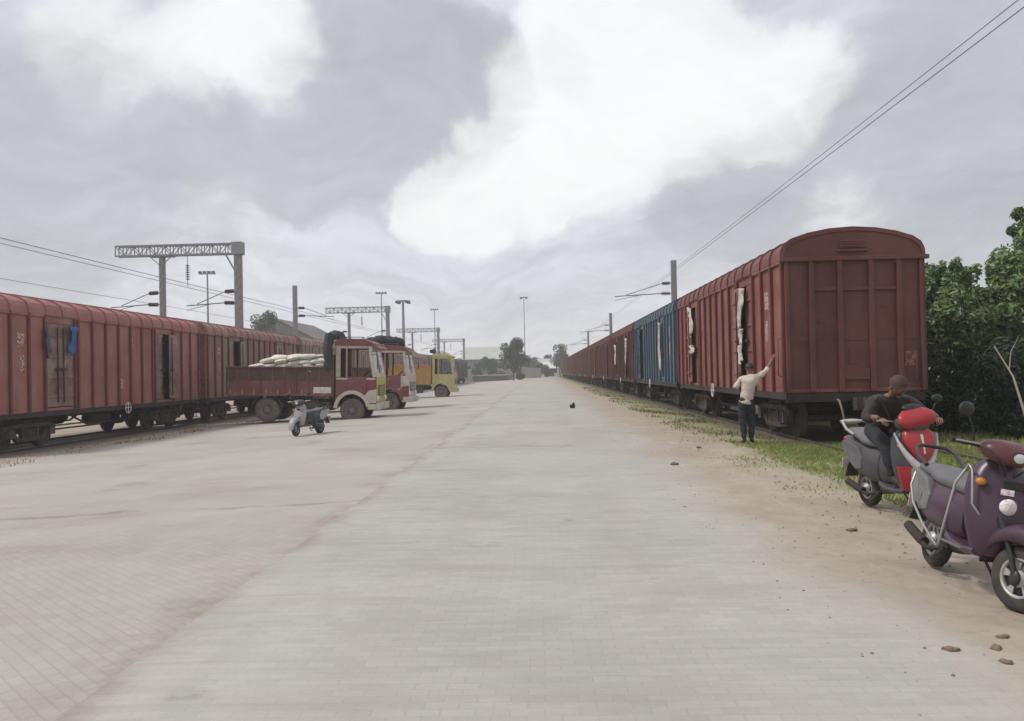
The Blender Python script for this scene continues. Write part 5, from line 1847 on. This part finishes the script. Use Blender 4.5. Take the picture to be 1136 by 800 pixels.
q = at(327, 317, 75)
line_mast('single steel mast with its arm pointing right, rising behind the white sacks', q.x, 75, q.z - gz(q.x), 1, 3.6)
q = at(747, 289, 59)
GM = 'steel masts along the back of the red wagon row'
for i, Y in enumerate((59, 112, 165)):
    m_ = line_mast(('nearest steel mast behind the red wagon row, rising over the blue wagon', 'second steel mast behind the red wagon row, beyond the blue wagon',
                    'third and faintest steel mast behind the far end of the red wagon row')[i], q.x, Y, q.z + .13, -1, 4.2, 7.1)
    m_["group"] = GM


def wire(label, pts, r=.012, group=None):
    mb = MB(); mb.tube(pts, r, 5)
    return tag(mb.build('overhead_wire', [M['wire']]), label, 'wire', group)


def cat_wire(label, x, z, y0, y1, sag, supports, r=.011, group=None):
    pts = []
    y = y0
    while y <= y1:
        prev = max([s for s in supports if s <= y] or [supports[0] - 53])
        u = ((y - prev) / 53) % 1
        pts.append((x + .0 * u, y, z - sag * 4 * u * (1 - u)))
        y += 3.3
    return wire(label, pts, r, group)


WR_ = 'overhead wires above the red wagon row'
SUP = (6, 59, 112, 165)
cat_wire('lower of the two close wires running over the red wagon row', 6.9, EYE.z + 5.0, -2, 200, .05, SUP, .009, WR_)
cat_wire('upper of the two close wires running over the red wagon row', 6.86, EYE.z + 5.16, -2, 200, .12, SUP, .0075, WR_)
WL_ = 'overhead wires above the left tracks'
SUPL = (0.5, 51, 101.5, 152)
cat_wire('highest wire sloping down over the dusty red wagon row at far left', -16.6, EYE.z + 4.55, 6, 200, .08, SUPL, .014, WL_)
cat_wire('second wire close under the highest one over the dusty red wagon row', -16.7, EYE.z + 4.35, 6, 200, .02, SUPL, .012, WL_)
cat_wire('wire over the empty track, just above the roof line of the dusty wagon', -22.6, EYE.z + 4.45, 8, 200, .08, SUPL, .012, WL_)


def light_mast(label, x, y, h, kind='bar', r=.13):
    t = thing('floodlight_mast', label, 'light mast', (x, y, gz(x)))
    mb = MB(); mb.tube([(0, 0, -.2), (0, 0, h * .5), (0, 0, h)], r, 10, r1=r * .55)
    mb.build('mast', [M['steel']], t)
    hb = MB()
    if kind == 'bar':
        hb.box(-.95, .95, -.06, .06, h - .05, h + .07)
    else:
        hb.tube([(1.0 * cos(a * pi / 8), 1.0 * sin(a * pi / 8), h) for a in range(16)], .06, 6, closed=True)
        hb.bar((-1, 0, h), (1, 0, h), .06, .06); hb.bar((0, -1, h), (0, 1, h), .06, .06)
    hb.build('headframe', [M['steel']], t)
    for k in range(4):
        l = MB()
        if kind == 'bar':
            x0 = -.75 + .5 * k
            l.box(x0 - .17, x0 + .17, -.33, -.07, h + .08, h + .28)
        else:
            a = pi / 4 + k * pi / 2
            l.box(cos(a) - .25, cos(a) + .25, sin(a) - .25, sin(a) + .25, h - .35, h - .07)
        l.build('floodlight', [M['darksteel']], t)
    return t


for lb, px, py, Y, kd in (('tall thin floodlight mast standing inside the nearest gantry opening', 230, 304, 92, 'bar'),
                          ('thin floodlight mast rising over the second gantry beam', 423, 326, 140, 'bar'),
                          ('thick grey mast right of the second gantry, above the middle lorry', 447, 334, 118, 'ring'),
                          ('faint thin floodlight mast standing between thick grey mast and yellow lorry', 482, 344, 190, 'bar'),
                          ('tallest floodlight mast at the far end of the road, behind the round tree', 581, 330, 215, 'ring')):
    q = at(px, py, Y)
    light_mast(lb, q.x, Y, q.z - gz(q.x), kd, .15 if px != 447 else .3)['group'] = 'floodlight masts of the yard'


# ------------------------------------------------------------------ trees and bushes
def leaf_cloud(mb, clumps, n, size, seed, weights=(5, 3, 4, 1), up=.35, ell=(1, 1, 1), tips=False):
    rnd = random.Random(seed)
    tot = sum(c[1] ** 2 for c in clumps)
    idx = [k for k, w_ in enumerate(weights) for _ in range(w_)]
    top_ = max(c[2] for c, r in clumps)
    for c, r in clumps:
        young = tips and c[2] > .55 * top_
        k = max(3, int(n * r * r / tot))
        for _ in range(k):
            while True:
                p = Vector((rnd.uniform(-1, 1), rnd.uniform(-1, 1), rnd.uniform(-1, 1)))
                if .02 < p.length_squared <= 1: break
            p = p.normalized() * (p.length ** .45)
            pos = Vector(c) + Vector((p.x * r * ell[0], p.y * r * ell[1], p.z * r * ell[2]))
            nrm = (p + Vector((rnd.gauss(0, .5), rnd.gauss(0, .5), rnd.gauss(up, .5)))).normalized()
            a = nrm.orthogonal().normalized()
            a = Matrix.Rotation(rnd.uniform(0, 6.28), 3, nrm) @ a
            b = nrm.cross(a)
            s = size * rnd.uniform(.45, 1.6)
            fold = nrm * s * .22
            o = len(mb.v)
            mb.v += [pos - a * s, pos + b * s * .42 + fold, pos + a * s, pos - b * s * .42 + fold]
            mb.f += [(o, o + 1, o + 2), (o, o + 2, o + 3)]
            mi = rnd.choice(idx)
            if young and rnd.random() < .45: mi = rnd.choice((1, 1, 3))      # fresh growth at the tips
            mb.m += [mi, mi]; mb.s += [False, False]


def tree(name, label, pos, h, rw, n, size, seed, mats=None, trunk_h=.35, group=None, weights=(5, 3, 4, 1), nclump=16, cat='tree'):
    rnd = random.Random(seed)
    t = thing(name, label, cat, pos, 0, group)
    tr = MB()
    th = h * trunk_h
    tr.tube([(0, 0, -.2), (.03 * h * rnd.uniform(-1, 1), 0, th * .6), (.04 * h * rnd.uniform(-1, 1), .02 * h, th), (0, 0, h * .75)], .035 * h * .7, 8, r1=.006 * h)
    clumps = []
    for k in range(nclump):
        a = rnd.uniform(0, 6.28); v = rnd.uniform(0, 1)
        rr = rw * (.35 + .65 * sin(pi * (.12 + .8 * v))) * rnd.uniform(.25, .8)
        c = (rr * cos(a), rr * sin(a), th + (h - th) * (.10 + .78 * v))
        clumps.append((c, rw * rnd.uniform(.28, .48)))
        if k % 2 == 0:
            tr.tube([(0, 0, th * .8), (c[0] * .5, c[1] * .5, (th + c[2]) / 2), c], .014 * h * .7, 5, r1=.003 * h)
    tr.build('trunk', [M['bark']], t)
    mb = MB()
    leaf_cloud(mb, clumps, n, size, seed + 1, weights)
    mb.build('crown', mats or LEAF, t)
    return t


def bush(name, label, pos, clumps, n, size, seed, mats, weights=(5, 3, 4, 1), group=None, stems=6):
    rnd = random.Random(seed)
    t = thing(name, label, 'bush', pos, 0, group)
    st = MB()
    for k in range(stems):
        c = clumps[(k * 7) % len(clumps)][0]
        st.tube([(c[0] * .25 + rnd.uniform(-.2, .2), c[1] * .25, -.15), (c[0] * .6, c[1] * .6, c[2] * .5), c], .045, 6, r1=.012)
    st.build('stem', [M['bark']], t)
    mb = MB(); leaf_cloud(mb, clumps, n, size, seed + 1, weights, tips=mats is LEAF)
    mb.build('foliage', mats, t)
    return t


def heap(rx, ry, h, n, seed, rmin=.4, rmax=.8, lean=0, shoots=0):
    rnd = random.Random(seed)
    out = []
    for k in range(n):
        a = rnd.uniform(0, 6.28); v = rnd.uniform(0, 1) ** .8
        w = sqrt(max(.05, 1 - (v * .95) ** 2))
        q = rnd.uniform(.3, 1)
        out.append(((rx * w * q * cos(a) + lean * v, ry * w * q * sin(a), .25 + (h - .6) * v), rnd.uniform(rmin, rmax)))
    # shoots that break the outline
    for k in range(shoots):
        c, r = out[rnd.randrange(n)]
        if c[2] < h * .35: continue
        d = Vector((c[0] * .25 + rnd.gauss(0, .35), c[1] * .25 + rnd.gauss(0, .35), rnd.uniform(.3, 1))).normalized()
        L = r + rnd.uniform(.1, .55)
        for q in range(3):
            p = Vector(c) + d * (L * (.75 + .25 * q / 2))
            out.append((tuple(p), .20 - .045 * q))
    return out


GB = 'dense bushes on the verge behind the nearest wagon'
gB = -.13
bush('leafy_bush', 'tall leafy bush directly behind the end of the big red wagon', (10.6, 22.6, gB), heap(1.7, 1.6, 4.25, 46, 1, .28, .6, 0, 55), 21000, .08, 11, LEAF, (4, 5, 3, 2), GB)
bush('leafy_bush', 'tallest leafy bush with light green top at the right edge', (13.0, 22.6, gB), heap(2.6, 1.8, 4.7, 56, 2, .28, .62, .5, 80), 30000, .085, 12, LEAF, (3, 7, 2, 2), GB)
bush('leafy_bush', 'leafy bush further back filling the gap between the two tall bushes', (12.2, 26.5, gB), heap(2.6, 1.8, 4.3, 40, 3, .3, .7, 0, 50), 17000, .09, 13, LEAF, (5, 3, 4, 1), GB)
bush('leafy_bush', 'leafy bush beside the wagon flank, half hidden by the big red wagon', (9.6, 27.5, gB), heap(1.0, 2.2, 3.6, 20, 4), 6000, .11, 14, LEAF, (5, 2, 5, 1), GB)
bush('ivy_bush', 'round dark ivy covered bush in front of the tall leafy bushes', (11.0, 19.7, gB), heap(1.15, 1.0, 2.15, 26, 5, .35, .6), 15000, .06, 15, LEAFD, (4, 2, 6, 1), GB)
bush('ivy_bush', 'low dark bush at the right edge behind the purple scooter', (13.0, 18.6, gB), heap(1.3, .9, 1.9, 24, 6, .35, .6), 12000, .065, 16, LEAFD, (4, 3, 5, 1), GB)
bush('ivy_bush', 'low dark undergrowth bush close against the wagon corner', (9.5, 21.3, gB), heap(.75, .7, 2.3, 18, 7, .3, .5), 9000, .065, 17, LEAFD, (4, 2, 6, 1), GB)
q = at(1128, 236, 23)
t = tree('sapling', 'thin sapling sticking up above the bushes at the right edge', (q.x, 23, gB), q.z + .35, .42, 420, .09, 21, LEAF, .78, None, (5, 2, 4, 1), 9)
# pale dead branch leaning over the bushes
p, q = at(1138, 462, 15.5), at(1103, 384, 17.8)
mb = MB(); mb.tube([(p.x + .05, p.y - .1, -.15), p, p.lerp(q, .5) + Vector((.08, 0, .05)), q], .035, 7, r1=.012)
mb.tube([p.lerp(q, .6) + Vector((.07, 0, .05)), p.lerp(q, .75) + Vector((.25, .1, .2)), p.lerp(q, .8) + Vector((.5, .2, .45))], .015, 5, r1=.006)
tag(mb.build('dead_branch', [M['palewood']]), 'pale bare branch leaning in front of the dark ivy bush', 'branch')

# distant greenery
GF = 'trees around the far end of the yard'
FT = [('round_tree', 'round green tree standing alone at the end of the road below the tallest mast', 569, 380, 421.5, 175, 3.3, 8000, .17, .2),
      ('dark_tree', 'dark tree on the skyline behind the roofs of the dusty wagon row', 292, 349, 0, 140, 2.8, 2600, .22, .3),
      ('dark_tree', 'lower dark tree left of the skyline tree by the gantry mast', 277, 360, 0, 138, 1.8, 1500, .22, .3),
      ('far_tree', 'hazy tree beyond the far end of the red wagon row', 621, 384, 0, 240, 3.0, 2500, .24, .3),
      ('far_tree', 'low hazy tree left of the round tree at the road end', 541, 396, 0, 215, 2.6, 1800, .26, .25),
      ('far_tree', 'hazy tree between the round tree and the far red wagons', 588, 397, 0, 290, 3.2, 1800, .3, .25),
      ('far_tree', 'small hazy tree beside the far end of the red wagons', 608, 395, 0, 310, 2.6, 1500, .3, .25)]
for i, (nm, lb, px, py, pb, Y, rw, n, sz, trh) in enumerate(FT):
    q = at(px, py, Y)
    g = 0 if abs(q.x) < 10 else gz(q.x)
    tree(nm, lb, (q.x, Y, g), (q.z - g) * 1.1, rw, n, sz, 40 + i, LEAFF, trh, GF)
bush('far_bush', 'low bush at the foot of the round tree', (at(577, 415, 172).x, 172, 0), heap(.9, .9, 1.7, 9, 9, .35, .6), 900, .16, 60, LEAFF, (4, 2, 4, 2))
for i, (px, py, Y, w_) in enumerate(((530, 402, 205, 2.2), (551, 401, 208, 2.6), (597, 403, 220, 2.0), (604, 406, 235, 1.8), (538, 399, 225, 2.6))):
    q = at(px, py, Y)
    bush('far_bush', ('hazy bush behind the loading platform, left part', 'hazy bush behind the loading platform, close to the round tree', 'hazy bush right of the round tree at the road end',
                      'smallest hazy bush by the white hut at the road end', 'hazy bush rising under the pale warehouse roof')[i], (q.x, Y, 0), heap(w_, w_ * .8, q.z, 12, 90 + i, .5, .9), 1100, .22, 90 + i, LEAFF, (4, 2, 6, 1), 'hazy bushes at the far end of the yard')
tl = MB()
rnd = random.Random(77)
cl_ = []
for k in range(170):
    x = rnd.uniform(-330, 330)
    cl_.append(((x, rnd.uniform(420, 520), rnd.uniform(1, 7)), rnd.uniform(3, 6)))
leaf_cloud(tl, cl_, 26000, .75, 5)
tag(tl.build('distant_treeline', LEAFF), 'hazy far wood along the horizon', 'wood', None, 'stuff')


# ------------------------------------------------------------------ far buildings
def building(name, label, x, y, w, d, eave, ridge, wallm, roofm, axis='Y', nwin=4, door=True):
    t = thing(name, label, 'building', (x, y, gz(x) if abs(x) > 3 else 0))
    b = MB()
    if axis == 'Y':
        b.prism([(-w / 2, -.3), (w / 2, -.3), (w / 2, eave), (0, ridge - .1), (-w / 2, eave)], 'Y', -d / 2, d / 2)
    else:
        b.prism([(-d / 2, -.3), (d / 2, -.3), (d / 2, eave), (0, ridge - .1), (-d / 2, eave)], 'X', -w / 2, w / 2)
    b.build('wall', [wallm], t)
    r = MB()
    for s in (-1, 1):
        if axis == 'Y':
            r.prism([(0, ridge), (s * (w / 2 + .5), eave - .15), (s * (w / 2 + .5), eave), (0, ridge + .18)], 'Y', -d / 2 - .5, d / 2 + .5)
        else:
            r.prism([(0, ridge), (s * (d / 2 + .5), eave - .15), (s * (d / 2 + .5), eave), (0, ridge + .18)], 'X', -w / 2 - .5, w / 2 + .5)
    r.build('roof', [roofm], t)
    for k in range(nwin):
        xx = -w / 2 + w * (k + .5) / nwin
        f = MB(); f.box(xx - .6, xx + .6, -d / 2 - .05, -d / 2 - .005, eave * .45, eave * .45 + 1.3)
        fo = f.build('window', [M['void']], t)
        s_ = MB(); s_.box(xx - .7, xx + .7, -d / 2 - .12, -d / 2 - .052, eave * .45 - .12, eave * .45 - .02)
        s_.build('sill', [M['concrete']], fo)
    if door:
        f = MB(); f.box(-1.2, 1.2, -d / 2 - .06, -d / 2 - .006, 0, 2.6); f.build('door', [M['void']], t)
    return t


q0 = at(305, 354, 152); q1 = at(366, 385, 152)
building('goods_shed', 'big grey goods shed gable beyond the wagons, under the skyline tree', q0.x, 165, 2 * (q1.x - q0.x), 26, q1.z - gz(-40), q0.z - gz(-40), M['shedwall'], M['shedroof'], 'Y', 7)
q = at(551, 384, 262)
building('warehouse', 'pale roofed warehouse rising behind the low wall at the road end', q.x - 2, 262, 16, 14, 6.2, q.z, M['shedwall'], M['paleroof'], 'X', 5)
q = at(592, 400, 300)
building('white_building', 'low whitish building at the end of the road, right of the round tree', q.x + 1.0, 300, 12, 10, 3.2, q.z + .4, M['whitewash'], M['paleroof'], 'X', 4)
q = at(612, 402, 265)
building('white_building', 'small white hut tucked against the far end of the red wagons', q.x - .5, 265, 6, 6, 2.6, q.z, M['whitewash'], M['whitewash'], 'X', 2)
# loading platform at the end of the left tracks
q0, q1 = at(531, 412, 185), at(563, 412, 185)
t = thing('loading_platform', 'low dark loading platform with pale edge left of the round tree', 'platform', (0, 185, 0))
mb = MB(); mb.box(q0.x - 1, q1.x, -3, 25, -.5, .85); mb.build('platform_base', [M['shedroof']], t)
mb = MB(); mb.box(q0.x - 1.1, q1.x + .1, -3.15, 25, .852, 1.05); mb.build('coping', [M['concrete']], t)
mb = MB(); q0, q1 = at(530, 396, 214), at(600, 400, 214)
mb.box(q0.x - 4, q1.x, 213.8, 214.1, -.4, 2.6)
x = q0.x - 4
while x < q1.x:
    mb.box(x, x + .3, 213.7, 213.798, -.4, 2.75); x += 3
tag(mb.build('boundary_wall', [M['concrete']]), 'grey boundary wall closing the far end of the yard', 'wall')


# ------------------------------------------------------------------ grass, pebbles, clods
def grass(name, label, areas, seed, mats):
    rnd = random.Random(seed)
    mb = MB()
    for x0, x1, y0, y1, n, h, fade in areas:
        for _ in range(n):
            x, y = rnd.uniform(x0, x1), rnd.uniform(y0, y1)
            d = sin(1.7 * x + 3 * sin(.6 * y)) + sin(1.3 * y + 2.1 * x) * .8 + rnd.gauss(0, .6)
            if d < fade: continue
            edge = (x - x0) / (x1 - x0)
            if rnd.random() > min(1, .15 + edge * 3): continue
            a = rnd.uniform(0, 6.28)
            hh = h * rnd.uniform(.4, 1.2)
            w = .006 + .004 * rnd.random() + .0004 * y
            ca, sa = cos(a), sin(a)
            b = Vector((x, y, gz(x) + .0))
            tip = b + Vector((rnd.gauss(0, .5) * hh, rnd.gauss(0, .5) * hh, hh))
            o = len(mb.v)
            mb.v += [b + Vector((-w * ca, -w * sa, 0)), b + Vector((w * ca, w * sa, 0)), tip]
            mb.f.append((o, o + 1, o + 2)); mb.m.append(rnd.choice((0, 0, 1, 1, 2))); mb.s.append(False)
    return tag(mb.build(name, mats), label, 'grass', None, 'stuff')


grass('grass', 'short green grass on the verge before the big red wagon',
      [(4.1, 9.5, 9.0, 19.0, 75000, .065, -1.0), (7.5, 16, 13, 21, 14000, .16, -.6), (5.2, 16, 5, 13, 14000, .10, -.5), (3.2, 4.4, 9, 19, 1800, .04, .8),
       ], 9, GRASSM)
grass('dry_weeds', 'dull straggly weeds along the foot of both wagon rows', [(3.6, 5.6, 18.5, 36, 7000, .07, .3), (3.6, 5.2, 30, 80, 3500, .12, .5), (-14.6, -12.6, 12, 40, 2600, .09, .5)], 10, [GRASSM[2], M['clod'], LEAF[0]])
rnd = random.Random(31)
pb = MB()
for _ in range(2600):
    x = rnd.choice((rnd.uniform(1.6, 4.6), rnd.uniform(1.6, 4.6), rnd.uniform(4, 6.5), rnd.uniform(-14.8, -13)))
    y = rnd.uniform(3.5, 26) if x > 0 else rnd.uniform(14, 40)
    s = rnd.uniform(.006, .02) * (1.4 if x < 0 else 1)
    pb.add([Vector((x, y, gz(x))) + Vector(v) * s for v in ((1, .2, 0), (-.1, 1, .1), (-1, -.2, 0), (.1, -1, .1), (.1, 0, .7))], [(0, 1, 4), (1, 2, 4), (2, 3, 4), (3, 0, 4)], rnd.choice((0, 0, 1)))
tag(pb.build('pebbles', [M['clod'], M['concrete']]), 'small pebbles scattered on the dirt verge', 'pebbles', None, 'stuff')
GC = 'brown clods on the dirt verge'
for i, (px, py, r, lb) in enumerate(((1113, 708, .026, 'roundest brown clod of three in the bottom corner below the purple scooter'), (1105, 720, .03, 'largest brown clod in the bottom corner below the purple scooter'),
                                     (1116, 736, .026, 'lowest brown clod in the bottom corner of the verge'), (1055, 722, .03, 'flat crumbling brown clod left of the three by the bottom corner'),
                                     (748, 516, .06, 'flat brown clod on the road edge in line with the standing man'), (775, 497, .05, 'flat brown clod near the feet of the standing man'),
                                     (945, 589, .035, 'flat brown clod on the dirt midway below the red scooter'))):
    d = pix_dir(px, py); k = -EYE.z / d.z
    p = EYE + d * k
    mb = blobby(MB(), (0, 0, 0), (r * 1.5, r, r * .55), 14, .22, i, .2 * r)
    o = mb.build('dirt_clod', [M['clod']]); o.location = (p.x, p.y, .2 * r + .002 + gz(p.x)); o.rotation_euler.z = i
    tag(o, lb, 'clod', GC)
d = pix_dir(635, 453); p = EYE + d * (-EYE.z / d.z)
mb = blobby(MB(), (0, 0, .085), (.11, .09, .10), 14, .2, 3, .085)
mb.ell((.05, -.02, .2), (.05, .05, .05), 8)
o = mb.build('black_lump', [M['lump']]); o.location = (p.x, p.y, .005)
tag(o, 'small black lump lying alone on the open road', 'lump')
